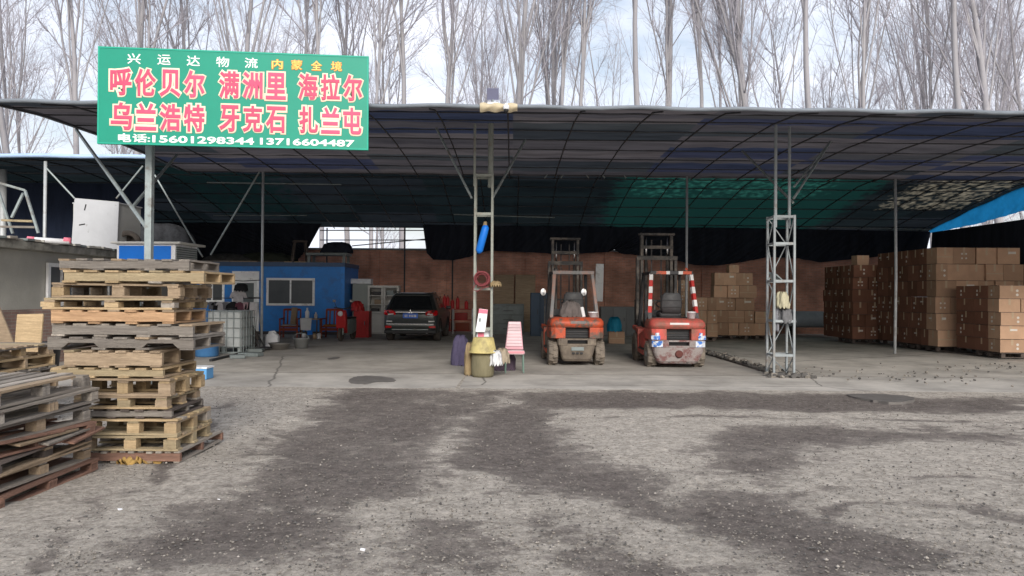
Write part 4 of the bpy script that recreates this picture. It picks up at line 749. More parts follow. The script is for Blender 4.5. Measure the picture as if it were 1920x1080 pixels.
def wheel(parent, c, R, wd, m, rim, side, lugs=True):
    o = link('wheel', None, parent, c); X = Matrix.Rotation(R_(90), 3, 'Y')
    b = MB(); b.lathe([(R * .55, -wd * .46), (R * .66, -wd * .5), (R * .9, -wd * .48), (R * .975, -wd * .36), (R * .975, wd * .36), (R * .9, wd * .48), (R * .66, wd * .5), (R * .55, wd * .46)], 30, 0, (0, 0, 0), X)
    if lugs:
        for k in range(20):
            a = k * .314159; s = 1 if k % 2 else -1
            b.box((s * wd * .21, math.cos(a) * R * .985, math.sin(a) * R * .985), (wd * .5, R * .17, R * .075), 0, Matrix.Rotation(a - R_(90), 3, 'X') @ Matrix.Rotation(.28 * s, 3, 'Z'))
    b.build('tyre', M[m], o, True)
    s = side; rr = MB(); rr.lathe([(R * .56, s * wd * .44), (R * .50, s * wd * .47), (R * .46, s * wd * .30), (R * .24, s * wd * .30), (R * .22, s * wd * .50), (0, s * wd * .52)], 24, 0, (0, 0, 0), X); rr.build('rim', M[rim], o, True)
    for k in range(6): MB().box((s * wd * .32, math.cos(k * 1.047) * R * .34, math.sin(k * 1.047) * R * .34), (.03, .03, .03), 0).build('wheel_nut', M['steel'], o)
    return o
def forklift(label, loc, rz, paint, iron, guard, kind, mast_lo, mast_hi, tyrem):
    """local +y is the way it drives; the counterweight faces -y"""
    t = thing('forklift', label, 'forklift', loc, rz); A = kind == 'orange'
    # counterweight: a shoulder, two cheeks either side of the deep vent, a lower apron that narrows to the ground
    b = MB(); b.loft([rrect(.60, .06, .95, .16, .86), rrect(.615, .02, .95, .17, .93), rrect(.61, .03, .95, .18, 1.00), rrect(.57, .10, .95, .17, 1.06), rrect(.50, .18, .93, .14, 1.085)])
    cw = b.build('counterweight', M[paint], t, False, .012)
    for q in cw.data.polygons: q.use_smooth = True
    hw = .27
    for s in (-1, 1):
        b = MB(); b.prism([(s * hw, .03), (s * .50, .03), (s * .59, .09), (s * .615, .20), (s * .615, .93), (s * hw, .93)], .62, .862, 'z'); b.build('cheek', M[paint], t, bevel=.012)
    MB().bb((-hw, .20, .62), (hw, .24, .86)).build('radiator_screen', M['black_plastic'], t)
    for k in range(4): MB().bb((-hw, .17, .65 + k * .055), (hw, .198, .66 + k * .055)).build('screen_bar', M['dark_steel'], t)
    qa = (.30, .34, .39, .415) if A else (.40, .47, .54, .56)
    b = MB(); b.loft([rrect(qa[0], .12, .70, .08, .10), rrect(qa[1], .07, .80, .10, .16), rrect(qa[2], .03, .9, .10, .34), rrect(qa[3], .01, .95, .11, .46)]); lo = b.build('lower_counterweight', M[iron], t, bevel=.01)
    for s in (-1, 1): MB().prism([(s * .225, .012), (s * .36, .012), (s * .42, .05), (s * .44, .12), (s * .44, .40), (s * .225, .40)] if A else [(s * .225, .012), (s * .50, .012), (s * .575, .07), (s * .60, .18), (s * .60, .40), (s * .225, .40)], .462, .618, 'z').build('cheek', M[iron if A else 'scuffed_iron'], t, bevel=.008)
    MB().bb((-.225, .014, .462), (.225, .05, .50)).build('slot_lip', M[iron], t); MB().bb((-.225, .014, .585), (.225, .05, .618)).build('slot_lip', M[iron], t); MB().bb((-.225, .16, .50), (.225, .2, .585)).build('slot_back', M['black_plastic'], t)
    if A:
        MB().bb((-.14, .0, .35), (.14, .03, .43)).build('tow_plate', M['grey_metal'], t)
        for x in (-.09, .0, .09): MB().bb((x - .03, .012, .27), (x + .03, .06, .31)).build('tow_slot', M['black_plastic'], t)
        MB().bb((-.16, .012, .95), (.18, .028, 1.01)).build('badge', M['grey_guard'], t)
    else:
        MB().lathe([(.09, 0), (.07, .03), (0, .03)], 14, 0, (0, .03, .32), Matrix.Rotation(R_(90), 3, 'X')).build('tow_pin', mat('rust', (.10, .035, .03), .9, .3, 8, .2, 30), t)
        for x in (-.2, .2): MB().lathe([(.05, 0), (.05, .02), (0, .02)], 12, 0, (x, .115, .165), Matrix.Rotation(R_(90), 3, 'X')).build('tow_hole', M['black_plastic'], t)
        for s in (-1, 1):
            for (a0, a1, z0, z1) in ((.36, .58, .47, .60), (.42, .595, .63, .72), (.44, .53, .72, .78)):
                MB().prism([(s * a0, .004), (s * .50, .004), (s * (a1 + .005), .075), (s * (a1 + .006), .105), (s * (a1 - .01), .10), (s * .49, .03), (s * a0, .03)], z0, z1, 'z').build('blue_patch', M['blue_wear'], t)
        MB().bb((-.2, .024, .955), (.22, .036, 1.0)).build('badge', M['white_band'], t)
    # frame, hood, fenders, steps
    MB().bb((-.52, .95, .30), (.52, 2.1, .62)).build('frame', M[paint if not A else 'muddy_iron'], t, bevel=.02)
    MB().bb((-.42, .75, .64), (.42, 1.55, 1.10)).build('engine_hood', M['dark_steel'], t, bevel=.04)
    for s in (-1, 1):
        MB().prism([(1.02, .34), (1.55, .34), (1.62, .80), (2.35, .86), (2.42, .78), (1.75, .70), (1.66, .26), (1.02, .22)], s * .44, s * .62, 'x').build('fender', M['faded_red_paint' if not A else paint], t, bevel=.01)
        MB().bb((s * .50, 1.0, .34), (s * .63, 1.50, .38)).build('step', M['dark_steel'], t)
        MB().prism([(.95, .38), (1.65, .38), (1.65, .66), (.95, .80)], s * .525, s * .60, 'x').build('side_panel', M['faded_red_paint' if not A else 'muddy_iron'], t, bevel=.01)
        wheel(t, (s * .53, .37 if A else .50, .285), .285, .22, tyrem, 'grey_metal' if not A else 'muddy_iron', s); wheel(t, (s * .52, 2.06, .34), .34, .24, tyrem, 'dark_steel', s)
    # overhead guard
    GZ = 2.12
    def banded(a, c, wd):
        a, c = Vector(a), Vector(c); n = 6
        for k in range(n): MB().bar(a.lerp(c, k / n), a.lerp(c, (k + 1) / n - .003), wd).build('band', M['red_band' if k % 2 == 0 else 'white_band'], t)
    for s in (-1, 1):
        if A: MB().bar((s * .53, .60, 1.06), (s * .44, .85, GZ - .03), .075).build('guard_post', M[guard], t, bevel=.012)
        else: MB().bar((s * .53, .60, 1.06), (s * .525, .63, 1.20), .08).build('guard_post', M[guard], t); banded((s * .525, .63, 1.20), (s * .45, .85, GZ - .03), .078)
        MB().bar((s * .50, 2.12, .84), (s * .44, 1.88, GZ - .03), .07).build('guard_post', M['dark_steel'], t, bevel=.01)
        MB().bar((s * .44, .86, GZ), (s * .44, 1.98, GZ), .06).build('guard_rail', M['dark_steel'], t)
    MB().bar((-.49, .84, GZ), (.49, .84, GZ), .085).build('guard_bar', M[guard], t, bevel=.012)
    if not A:
        for a, c, mm in ((-.36, -.12, 'orange_paint'), (-.12, -.04, 'white_band'), (.16, .26, 'white_band'), (.26, .46, 'orange_paint')): MB().bb((a, .790, GZ - .036), (c, .796, GZ + .036)).build('band', M[mm], t)
    for y in (1.1, 1.32, 1.54, 1.76, 1.98): MB().bar((-.41, y, GZ), (.41, y, GZ), .035).build('guard_slat', M['dark_steel'], t)
    # seat, wheel, dash
    MB().loft([rrect(.25, .85, 1.32, .07, 1.10), rrect(.26, .84, 1.33, .07, 1.2), rrect(.22, .88, 1.28, .07, 1.24)]).build('seat', M['seat_vinyl'], t, True)
    bk = MB(); bk.loft([[(x * q, .84 + dy - .10 * (z_ - 1.2), z_) for x, dy in ((-.24, 0), (-.2, -.05), (.2, -.05), (.24, 0), (.2, .06), (-.2, .06))] for z_, q in ((1.2, .95), (1.35, 1.03), (1.5, 1), (1.6, .92), (1.66, .7))]); bk.build('backrest', M['seat_vinyl'], t, True)
    for z_ in (1.33, 1.48): MB().bb((-.22, .772 - .1 * (z_ - 1.2), z_), (.22, .784 - .1 * (z_ - 1.2), z_ + .014)).build('seam', M['black_plastic'], t)
    MB().prism([(1.75, .64), (1.95, .64), (2.0, 1.15), (1.85, 1.25)], -.42, .42, 'x').build('dashboard', M['dark_steel'], t, bevel=.02)
    MB().path([(.17 * math.cos(a), 1.68 + .15 * math.sin(a), 1.38 + .08 * math.sin(a)) for a in np.arange(0, 6.28, .35)], .014, 6, closed=True).build('steering_wheel', M['black_plastic'], t, True); MB().tube((0, 1.68, 1.38), (0, 1.86, 1.15), .022).build('steering_column', M['dark_steel'], t)
    for x in (.26, .33): MB().tube((x, 1.70, 1.1), (x, 1.58, 1.42), .01).build('lever', M['dark_steel'], t)
    # mast
    m_ = link('mast', None, t, (0, 2.50, 0)); m_.scale = (1.06 if A else 1.22, 1, 1); MS = M['mast_steel']
    for s in (-1, 1):
        MB().bb((s * .36, -.06, .10), (s * .42, .10, mast_lo)).build('outer_channel', MS, m_, bevel=.006); MB().bb((s * .275, -.04, .40), (s * .335, .09, mast_hi)).build('inner_channel', MS, m_, bevel=.006)
        MB().tube((s * .22, -.02, .2), (s * .22, -.02, mast_lo - .05), .035).build('lift_cylinder', MS, m_, True); MB().tube((s * .22, -.02, mast_lo - .05), (s * .22, -.02, mast_hi - .06), .019).build('lift_rod', M['chrome'], m_, True)
        MB().bar((s * .10, .02, .5), (s * .10, .02, mast_hi - .12), .03, .012).build('lift_chain', M['dark_steel'], m_)
        MB().tube((s * .36, -.05, 1.0), (s * .36, -.55, .7), .035).build('tilt_cylinder', MS, m_)
    for z_, wd in ((mast_lo - .06, .42), (.55, .42)): MB().bb((-wd, -.085, z_), (wd, -.061, z_ + .1)).build('cross_member', MS, m_)
    MB().bb((-.37, -.06, mast_hi - .01), (.37, .11, mast_hi + .05)).build('top_beam', MS, m_, bevel=.012); MB().bb((-.335, -.06, mast_lo + .22), (.335, -.041, mast_lo + .30)).build('cross_member', MS, m_)
    c = link('fork_carriage', None, t, (0, 2.70, 0))
    for z_ in (.32, .72): MB().bb((-.52, -.03, z_), (.52, .03, z_ + .09)).build('carriage_bar', MS, c)
    for x in (-.5, -.25, 0, .25, .5): MB().bb((x - .015, -.015, .81), (x + .015, .015, 1.45)).build('backrest_bar', MS, c)
    MB().bb((-.52, -.02, 1.45), (.52, .02, 1.49)).build('carriage_bar', MS, c)
    for x in (-.3, .3): MB().prism([(.03, .06), (1.1, .06), (1.1, .075), (.09, .11), (.09, .85), (.03, .85)], x - .06, x + .06, 'x').build('fork', MS, c)
    return t
fo = forklift('battered orange forklift with muddy counterweight seen from behind, low mast', (G(1081, 686).x, 16.55, FZ), R_(2.6), 'orange_paint', 'muddy_iron', 'grey_guard', 'orange', 2.42, 3.02, 'muddy_rubber')
fr_ = forklift('faded red forklift with red and white banded guard posts and blue worn corners', (G(1270, 692).x + .02, 16.15, FZ), R_(.5), 'faded_red_paint', 'scuffed_iron', 'dark_steel', 'red', 2.55, 3.12, 'muddy_rubber')
def mirror(o, c, label=None):
    h = link('mirror', None, o, c); MB().loft([[(q * .07 * math.cos(a), y, .10 * q * math.sin(a)) for a in np.arange(0, 6.28, .42)] for y, q in ((0, .9), (.01, 1), (.04, .7))]).build('housing', M['black_plastic'], h, True)
    MB().lathe([(.065, 0), (0, .006)], 16, 0, (0, -.002, 0), Matrix.Rotation(R_(90), 3, 'X') @ Matrix.Diagonal((1, 1.35, 1))).build('mirror_glass', M['chrome'], h); MB().tube((0, .02, -.08), (-.06 if c[0] > 0 else .08, .1, -.28), .010).build('stalk', M['dark_steel'], h)
mirror(fo, (-.64, 1.6, 1.66)); mirror(fo, (.33, 1.4, 1.66))
for o, x in ((fo, -.40), (fr_, .36)): MB().lathe([(.05, 0), (.05, .05), (.02, .08)], 12, 0, (x, .93, 2.16)).build('beacon', M['orange_paint' if o is fr_ else 'dark_steel'], o)
b0 = fo.location
mound('work_bag', 'grey dusty work bag dumped on the seat end of the orange forklift', 'bag', (b0.x - .12, b0.y + .66, FZ + 1.08), .27, .17, .36, mat('dusty_cloth', (.11, .095, .09), .95, .3, 8, .3, 20), .14, 8)
tag(MB().box((b0.x + .17, b0.y + .62, FZ + 1.20), (.08, .05, .24), 0, (0, -.22, 0)).build('bottle', M['white_plastic'], bevel=.02), 'white plastic bottle leaning beside the bag on the orange forklift', 'bottle')
def tub(name, label, cat, c, r, h, m):
    t = thing(name, label, cat, c); MB().lathe([(r * .82, 0), (r, h), (r * 1.06, h), (r * 1.06, h - .015), (r * 1.0, h - .02)], 18).build('body', m, t, True); MB().lathe([(r * .98, h - .004), (0, h + .006)], 18).build('lid', m, t, True); return t
tub('plastic_pot', 'white plastic pot on the rear corner of the orange forklift', 'pot', (b0.x + .40, b0.y + .55, FZ + 1.085), .11, .12, M['white_plastic'])
b1 = fr_.location
tub('plastic_pot', 'white plastic pot on the rear corner of the red forklift', 'pot', (b1.x + .38, b1.y + .50, FZ + 1.085), .10, .15, M['white_plastic'])
# ------------------------------------------------------------------ parked car
CP = mat('car_paint', (.075, .082, .08), .28, .08, 2, 0, metal=.55, col2=(.12, .11, .10), amt=.2, spec=.5); DG = mat('car_glass', (.012, .013, .014), .08, .1, 2, 0, spec=.6); RL = mat('tail_lamp_red', srgb(190, 20, 26), .2, .1, 4, 0, spec=.6)
car = thing('parked_car', 'dark grey sport utility car parked facing the brick wall', 'car', (P(769, 600, 24.4).x, 24.4, FZ), R_(-.5))
def cring(z, hw, y0, y1, r, crown=.05):
    n = 5; out = []
    for cx, cy, a in ((hw - r, y0 + r, -90), (hw - r * 1.4, y1 - r * 1.4, 0), (-hw + r * 1.4, y1 - r * 1.4, 90), (-hw + r, y0 + r, 180)):
        rr = r if a in (-90, 180) else r * 1.4
        for i in range(n + 1): x, y = cx + rr * math.cos(R_(a + 90 * i / n)), cy + rr * math.sin(R_(a + 90 * i / n)); out.append((x, y + crown * (x / hw) ** 2 * (1 if a in (-90, 180) else -2), z))
    return out
L_ = [(.26, .80, .20, 4.42, .10), (.30, .86, .06, 4.52, .12), (.52, .885, .0, 4.58, .14), (.60, .89, .0, 4.58, .14), (.66, .895, .045, 4.57, .14), (.90, .90, .06, 4.5, .16), (1.02, .885, .09, 4.42, .16)]
MB().loft([cring(z_, *q) for z_, *q in L_]).build('body', CP, car, True)
MB().loft([cring(z_, *q) for z_, *q in ((1.018, .882, .092, 4.40, .16), (1.06, .865, .13, 3.45, .16), (1.10, .85, .17, 3.30, .16), (1.50, .70, .42, 2.55, .16), (1.57, .665, .50, 2.42, .17), (1.62, .60, .72, 2.2, .18), (1.645, .45, 1.0, 1.9, .18))]).build('greenhouse', CP, car, True)
def slab(pts, th, name, m, par=car):
    """a plate laid through four or more corners, th thick, its outer face towards the viewer of the tail"""
    n = (Vector(pts[1]) - Vector(pts[0])).cross(Vector(pts[2]) - Vector(pts[0])).normalized(); k = len(pts); V = [Vector(p) for p in pts] + [Vector(p) - n * th for p in pts]
    return MB().add(V, [tuple(range(k)), tuple(range(k, 2 * k))[::-1]] + [(i, i + k, (i + 1) % k + k, (i + 1) % k) for i in range(k)]).build(name, m, par, bevel=.006)
slab([(-.72, .155, 1.08), (.72, .155, 1.08), (.70, .21, 1.14), (.60, .41, 1.49), (.52, .425, 1.515), (-.52, .425, 1.515), (-.60, .41, 1.49), (-.70, .21, 1.14)], .03, 'rear_window', DG)
slab([(-.60, .38, 1.55), (.60, .38, 1.55), (.56, .55, 1.62), (-.56, .55, 1.62)], .03, 'spoiler', CP)
for s in (-1, 1):
    pts = [(s * .50, .052, .90), (s * .86, .075, .89), (s * .905, .16, .93), (s * .885, .19, 1.05), (s * .60, .085, 1.045), (s * .50, .075, .98)]
    slab(pts if s > 0 else pts[::-1], .02, 'tail_lamp', RL); slab([(s * .56, .038, .90), (s * .74, .05, .89), (s * .74, .056, .945), (s * .56, .05, .945)][::s], .012, 'reversing_lamp', M['white_band'])
    slab([(s * .62, -.012, .47), (s * .83, .03, .47), (s * .83, .03, .54), (s * .62, -.012, .54)][::s], .02, 'reflector', RL)
    slab([(s * .60, .03, .66), (s * .80, .06, .67), (s * .80, .065, .71), (s * .60, .035, .71)][::s], .012, 'bumper_lamp', M['white_band'])
    MB().tube((s * .55, .0, .30), (s * .55, .2, .30), .04).build('exhaust', M['chrome'], car, True)
    for y in (.95, 3.65): wheel(car, (s * .80, y, .345), .345, .225, 'rubber', 'grey_metal', s, False); MB().prism([(y + .43 * math.cos(a), .345 + .43 * math.sin(a)) for a in np.arange(0, 3.2, .26)] + [(y + .37 * math.cos(a), .345 + .37 * math.sin(a)) for a in np.arange(3.12, -.05, -.26)], s * .86, s * .915, 'x').build('arch_trim', M['black_plastic'], car)
    for ya, yb, za, zb in ((1.05, 1.95, 1.10, 1.46), (2.0, 2.75, 1.10, 1.46)): slab([(s * (.86), ya - .15, za), (s * .86, yb + .1, za), (s * .735, yb - .15, zb), (s * .735, ya, zb)][::s], .02, 'side_window', DG)
    mm = link('door_mirror', None, car, (s * .98, 3.0, 1.10)); MB().loft([rrect(.10 * q, -.03, .07, .03, z_) for q, z_ in ((.8, -.06), (1, 0), (.8, .07))]).build('housing', CP, mm, True)
    MB().path([(s * .62, .75, 1.64), (s * .63, 1.3, 1.67), (s * .62, 2.1, 1.63)], .018, 6).build('roof_rail', M['grey_metal'], car, True)
MB().bb((-.86, -.006, .285), (.86, .16, .40)).build('lower_bumper', M['black_plastic'], car, bevel=.03); MB().bb((-.60, -.014, .40), (.60, .04, .435)).build('skid_trim', M['steel'], car, bevel=.008); MB().bb((-.78, -.004, .585), (.78, .05, .61)).build('bumper_trim', M['chrome'], car, bevel=.006)
MB().bb((-.50, .060, .975), (.50, .095, 1.005)).build('tailgate_trim', M['chrome'], car, bevel=.006)
pl = MB().bb((-.25, .038, .79), (.25, .052, .95)).build('number_plate', mat('plate_blue', srgb(70, 116, 210), .4, .05, 3, 0), car, bevel=.004)
pm = MB()
for k, x in enumerate((-.17, -.115, -.03, .025, .08, .135, .175)): pm.bb((x - .016, .0345, .83), (x + .016, .0375, .905))
pm.build('lettering', M['white_band'], pl)
em = MB()
for a in (90, 210, 330): c_ = Vector((.042 * math.cos(R_(a)), 0, .042 * math.sin(R_(a)))); em.prism([(c_.x + .04 * math.cos(R_(a)), 1.0 + c_.z + .04 * math.sin(R_(a))), (c_.x + .022 * math.cos(R_(a + 90)), 1.0 + c_.z + .022 * math.sin(R_(a + 90))), (c_.x - .04 * math.cos(R_(a)), 1.0 + c_.z - .04 * math.sin(R_(a))), (c_.x + .022 * math.cos(R_(a - 90)), 1.0 + c_.z + .022 * math.sin(R_(a - 90)))], .046, .058)
em.build('emblem', M['chrome'], car)
# ------------------------------------------------------------------ caged tank and the washing by the cabin door
q = P(419, 600, 19.3)
t = thing('tank', 'caged white liquid tank standing on the floor beside the pallets', 'tank', (q.x, 19.3, FZ))
MB().bb((-.48, 0, .0), (.48, 1.0, .04)).build('base_plate', M['steel'], t)
for x in (-.42, 0, .42):
    for y in (.06, .9): MB().bb((x - .05, y - .04, .04), (x + .05, y + .04, .15)).build('foot', M['steel'], t)
MB().loft([rrect(.455, .03, .97, .10, z_) for z_ in (.15, .20, .45, .455, .5, .505, 1.0, 1.08)] + [rrect(.36, .14, .86, .10, 1.12)]).build('bottle', mat('tank_plastic', (.52, .55, .55), .45, .12, 2.5, .1, 12, col2=(.34, .36, .36), amt=.3, trans=.15), t, True)
for z_ in (.17, .42, .67, .92, 1.10): MB().path([(-.48, 0, z_), (.48, 0, z_), (.48, 1, z_), (-.48, 1, z_)], .012, 6, closed=True).build('cage_hoop', M['steel'], t)
for k in range(6):
    for y in (-.014, 1.014): MB().tube((-.45 + k * .18, y, .04), (-.45 + k * .18, y, 1.10), .010, n=6).build('cage_bar', M['steel'], t)
for k in range(5): MB().tube((.494, .1 + k * .2, .04), (.494, .1 + k * .2, 1.10), .010, n=6).build('cage_bar', M['steel'], t)
MB().lathe([(.11, 0), (.11, .05), (0, .05)], 16, 0, (0, .5, 1.12)).build('cap', M['black_plastic'], t)
t = thing('drying_rack', 'clothes rail with thin legs in front of the cabin door', 'clothes rack', (0, 21.4, FZ)); xa, xb = P(392, 568, 21.4).x, P(486, 568, 21.4).x; zr_ = P(440, 567, 21.4).z - FZ
MB().tube((xa, 0, zr_), (xb, 0, zr_), .016).build('rail', M['pale_steel'], t); MB().tube((xa, .35, zr_ + .12), (xb, .35, zr_ + .12), .012).build('rail', M['dark_steel'], t)
for x in (xa + .05, xb - .05): MB().tube((x, -.3, 0), (x, .05, zr_), .014).build('leg', M['pale_steel'], t); MB().tube((x, .45, 0), (x, .05, zr_), .014).build('leg', M['pale_steel'], t)
def garment(name, lab, x, w_, h, m, z0=0, yy=21.4, slv=True):
    z_ = FZ + zr_ + z0; pts = [(-w_ * .18, 0), (w_ * .18, 0), (w_ * .5, -h * .12), (w_ * .62, -h * .42), (w_ * .42, -h * .46), (w_ * .34, -h * .3), (w_ * .38, -h), (-w_ * .36, -h * .97), (-w_ * .34, -h * .3), (-w_ * .44, -h * .46), (-w_ * .62, -h * .42), (-w_ * .5, -h * .12)] if slv else [(-w_ / 2, 0), (w_ / 2, 0), (w_ * .46, -h), (0, -h * .94), (-w_ * .48, -h)]
    o = MB().prism(pts, -.03, .03).build(name, m, None, False, .012, (x, yy, z_)); o.rotation_euler = (random.uniform(-.1, .1), random.uniform(-.08, .08), random.uniform(-.5, .5)); tag(o, lab, 'clothing', 'washing on the rail by the cabin door')
GC = {n: mat('cloth_' + n, c, .95, .25, 9, .2, 30) for n, c in (('black', (.018, .018, .02)), ('pink', (.42, .28, .30)), ('white', (.55, .53, .54)), ('grey', (.19, .19, .21)), ('maroon', (.13, .05, .07)))}
sp_ = xb - xa
garment('jacket', 'long black jacket hanging lowest on the clothes rail', xa + sp_ * .50, .42, .85, GC['black'], .02)
for k, (f, nm, c, h) in enumerate(((.06, 'shirt', 'grey', .22), (.15, 'shirt', 'black', .24), (.24, 'shirt', 'white', .24), (.33, 'shirt', 'grey', .26), (.62, 'shirt', 'maroon', .3), (.72, 'towel', 'pink', .34), (.82, 'shirt', 'black', .5), (.90, 'towel', 'white', .40))):
    garment(nm, f'{c} {nm} on the clothes rail, {ordinal(k)} from the end over the caged tank', xa + sp_ * f, .24, h, GC[c], .01, slv=nm == 'shirt')
garment('blouse', 'pale pink blouse hung highest above the clothes rail', xa + sp_ * .50, .40, .50, GC['white'], .34, 21.75); mound('hat', 'round black hat hung over the pale blouse above the clothes rail', 'hat', (xa + sp_ * .55, 21.75, FZ + zr_ + .33), .20, .16, .20, GC['black'], .06, 12, None, .5)
for k, py in enumerate((525, 557)):
    tag(MB().path([P(430, py, 23), P(455, py + 2, 23), P(491, py, 21)], .012, 5).build('washing_line', M['black_plastic']), ('upper dark washing line strung from the door to the post', 'lower dark washing line strung from the door to the post')[k], 'line')
# hand truck, tubs, slabs at the foot of the post
t = thing('hand_truck', 'dark hand truck with one big wheel leaning beside the caged tank', 'hand truck', (P(466, 640, 20.6).x, 20.6, FZ)); wheel(t, (0, .1, .30), .30, .09, 'rubber', 'grey_metal', -1, False).rotation_euler.z = R_(65)
for y in (-.15, .25): MB().tube((-.25, y, 1.12), (.36, y, .08), .022).build('side_bar', M['dark_steel'], t)
for s in (.2, .5, .8): MB().tube((-.25 + .61 * s, -.15, 1.12 - 1.04 * s), (-.25 + .61 * s, .25, 1.12 - 1.04 * s), .018).build('cross_bar', M['dark_steel'], t)
MB().bb((.30, -.2, .05), (.62, .3, .075)).build('toe_plate', M['dark_steel'], t)
for k, (px, py, w_) in enumerate(((470, 668, .55), (478, 660, .45), (445, 672, .35))): g = G(px, py, FZ); tag(MB().box((g.x, g.y, FZ + .045 + (.0 if k != 1 else .0)), (w_, .3, .09), 0, (0, 0, .3 * k - .2)).build('stone_slab', M['grey_metal'], bevel=.02), ('grey stone slab at the foot of the thin post', 'smaller grey slab behind the one at the thin post', 'grey slab lying next to the caged tank')[k], 'slab')
tag(MB().bar(G(395, 678, FZ) + Vector((0, 0, .03)), G(452, 664, FZ) + Vector((0, 0, .03)), .07, .05).build('iron_bar', M['dark_steel']), 'dark iron bar lying before the caged tank', 'bar')
t = thing('blue_drum', 'blue plastic drum half hidden between the pallets and the caged tank', 'drum', (P(388, 640, 18.4).x, 18.4, FZ)); MB().lathe([(.25, 0), (.28, .03), (.28, .3), (.295, .32), (.28, .34), (.28, .6), (.25, .66), (0, .66)], 22).build('body', mat('blue_drum_plastic', srgb(70, 120, 170), .5, .12, 4, .05, 20), t, True)
t = thing('blue_crate', 'small pale blue box on the ground behind the tall pallet stack', 'crate', (P(378, 690, 13.6).x, 13.6, FZ)); MB().bb((-.14, -.12, 0), (.14, .2, .2)).build('body', mat('pale_blue', srgb(96, 158, 210), .5, .1, 4, 0), t, bevel=.01); MB().bb((-.15, -.13, .2), (.15, .21, .23)).build('rim', M['white_plastic'], t)
g = G(511, 650, FZ); t = thing('water_jug', 'white plastic water jug on the floor by the thin post', 'jug', g); MB().loft([rrect(.19 * q, -.13, .13, .06, z_) for q, z_ in ((.95, 0), (1, .03), (1, .3), (.85, .36), (.35, .40), (.3, .44))]).build('body', M['white_plastic'], t, True); MB().path([(-.12, 0, .36), (-.1, 0, .44), (.05, 0, .46), (.1, 0, .40)], .02, 6).build('handle', M['white_plastic'], t, True)
def basin(name, lab, cat, loc, r, h, m, rim=.02):
    t = thing(name, lab, cat, loc); MB().lathe([(r * .7, 0), (r * .95, h * .9), (r + rim, h), (r + rim, h + .012), (r * .92, h * .93), (r * .68, .02), (0, .02)], 26).build('bowl', m, t, True); return t
basin('basin', 'wide steel basin on the floor in front of the white jug', 'basin', G(524, 655, FZ), .30, .17, mat('basin_steel', (.42, .40, .38), .35, .15, 4, 0, metal=.7)); MBt = thing('bucket', 'grey wire edged bucket on the floor before the bench', 'bucket', G(565, 653, FZ)); MB().lathe([(.17, 0), (.22, .27), (.235, .28), (.235, .295), (.21, .28), (.16, .02), (0, .02)], 22).build('body', mat('bucket_grey', (.33, .34, .34), .4, .15, 5, 0, metal=.4), MBt, True); MB().path([(.23 * math.cos(a), -.05, .28 + .16 * math.sin(a)) for a in np.arange(0, 3.2, .3)], .008, 5).build('handle', M['steel'], MBt)
# ------------------------------------------------------------------ furniture before the cabin
RW = M['red_wood_varnish']
def armchair(lab, loc, rz, cush):
    t = thing('armchair', lab, 'armchair', loc, rz, 'red brown armchairs before the cabin')
    for sx in (-1, 1):
        MB().bar((sx * .30, -.26, 0), (sx * .30, -.26, .66), .05).build('leg', RW, t); MB().bar((sx * .30, .26, 0), (sx * .29, .33, 1.02), .05).build('leg', RW, t)
        MB().bb((sx * .30 - .03, -.30, .66), (sx * .30 + .03, .28, .70)).build('armrest', RW, t); MB().bb((sx * .3 - .015, -.23, .14), (sx * .3 + .015, .23, .19)).build('side_rail', RW, t)
    MB().bb((-.29, -.28, .38), (.29, .26, .43)).build('seat', RW, t, bevel=.008); MB().bb((-.27, .30, .96), (.27, .345, 1.04)).build('top_rail', RW, t); MB().bb((-.275, -.275, .26), (.275, -.235, .36)).build('apron', RW, t)
    for x in (-.16, 0, .16): MB().bar((x, .26, .43), (x, .32, .96), .05, .02).build('back_slat', RW, t)
    MB().bb((-.25, -.24, .435), (.25, .23, .475)).build('cushion', cush, t, bevel=.015); return t
armchair('red brown wooden armchair with pale cushion before the cabin window', (P(544, 630, 26.3).x, 26.3, FZ), R_(4), mat('pale_cushion', (.40, .36, .34), .9, .2, 5, .1, 20)); armchair('red brown wooden armchair with ochre cushion next to the red scooter', (P(622, 630, 26.6).x, 26.6, FZ), R_(-3), mat('ochre_cushion', srgb(170, 120, 50), .9, .2, 5, .1, 20))
tag(MB().box((P(551, 590, 26.4).x, 26.4, FZ + .78), (.20, .07, .60), 0, (-.18, .05, 0)).build('cardboard_piece', M['tan_wood'], bevel=.01), 'tan folded cardboard propped on the armchair with pale cushion', 'cardboard')
t = thing('side_table', 'small table under a white cloth between the two armchairs', 'table', (P(582, 628, 26.2).x, 26.2, FZ)); MB().bb((-.28, -.22, .66), (.30, .30, .70)).build('table_top', M['tan_wood'], t)
for sx in (-.25, .27):
    for sy in (-.18, .26): MB().bb((sx - .02, sy - .02, 0), (sx + .02, sy + .02, .66)).build('leg', M['dark_wood'], t)
tag(MB().prism([(-.28, -.40), (.07, -.43), (.10, -.02), (.10, .004), (-.30, .004), (-.30, -.05)], -.236, -.224).bb((-.30, -.224, .002), (.10, .2, .012)).build('white_cloth', mat('table_cloth', (.60, .61, .62), .9, .12, 4, .1, 14), None, False, 0, (P(582, 628, 26.2).x, 26.2, FZ + .70)), 'white cloth draped over the small table between the armchairs', 'cloth')
tag(MB().prism([(-.04, -.58), (.14, -.56), (.12, -.40), (-.04, -.41)], -.25, -.238).build('blue_towel', M['bright_blue'], None, False, 0, (P(582, 628, 26.2).x, 26.2, FZ + .70)), 'small blue towel hanging under the white cloth of the table', 'towel')
def bottle(lab, x, y, z_, h, r, m):
    tag(MB().lathe([(r * .9, 0), (r, .02), (r, h * .6), (r * .4, h * .78), (r * .4, h), (0, h)], 12).build('bottle', m, None, True, 0, (x, y, z_)), lab, 'bottle')
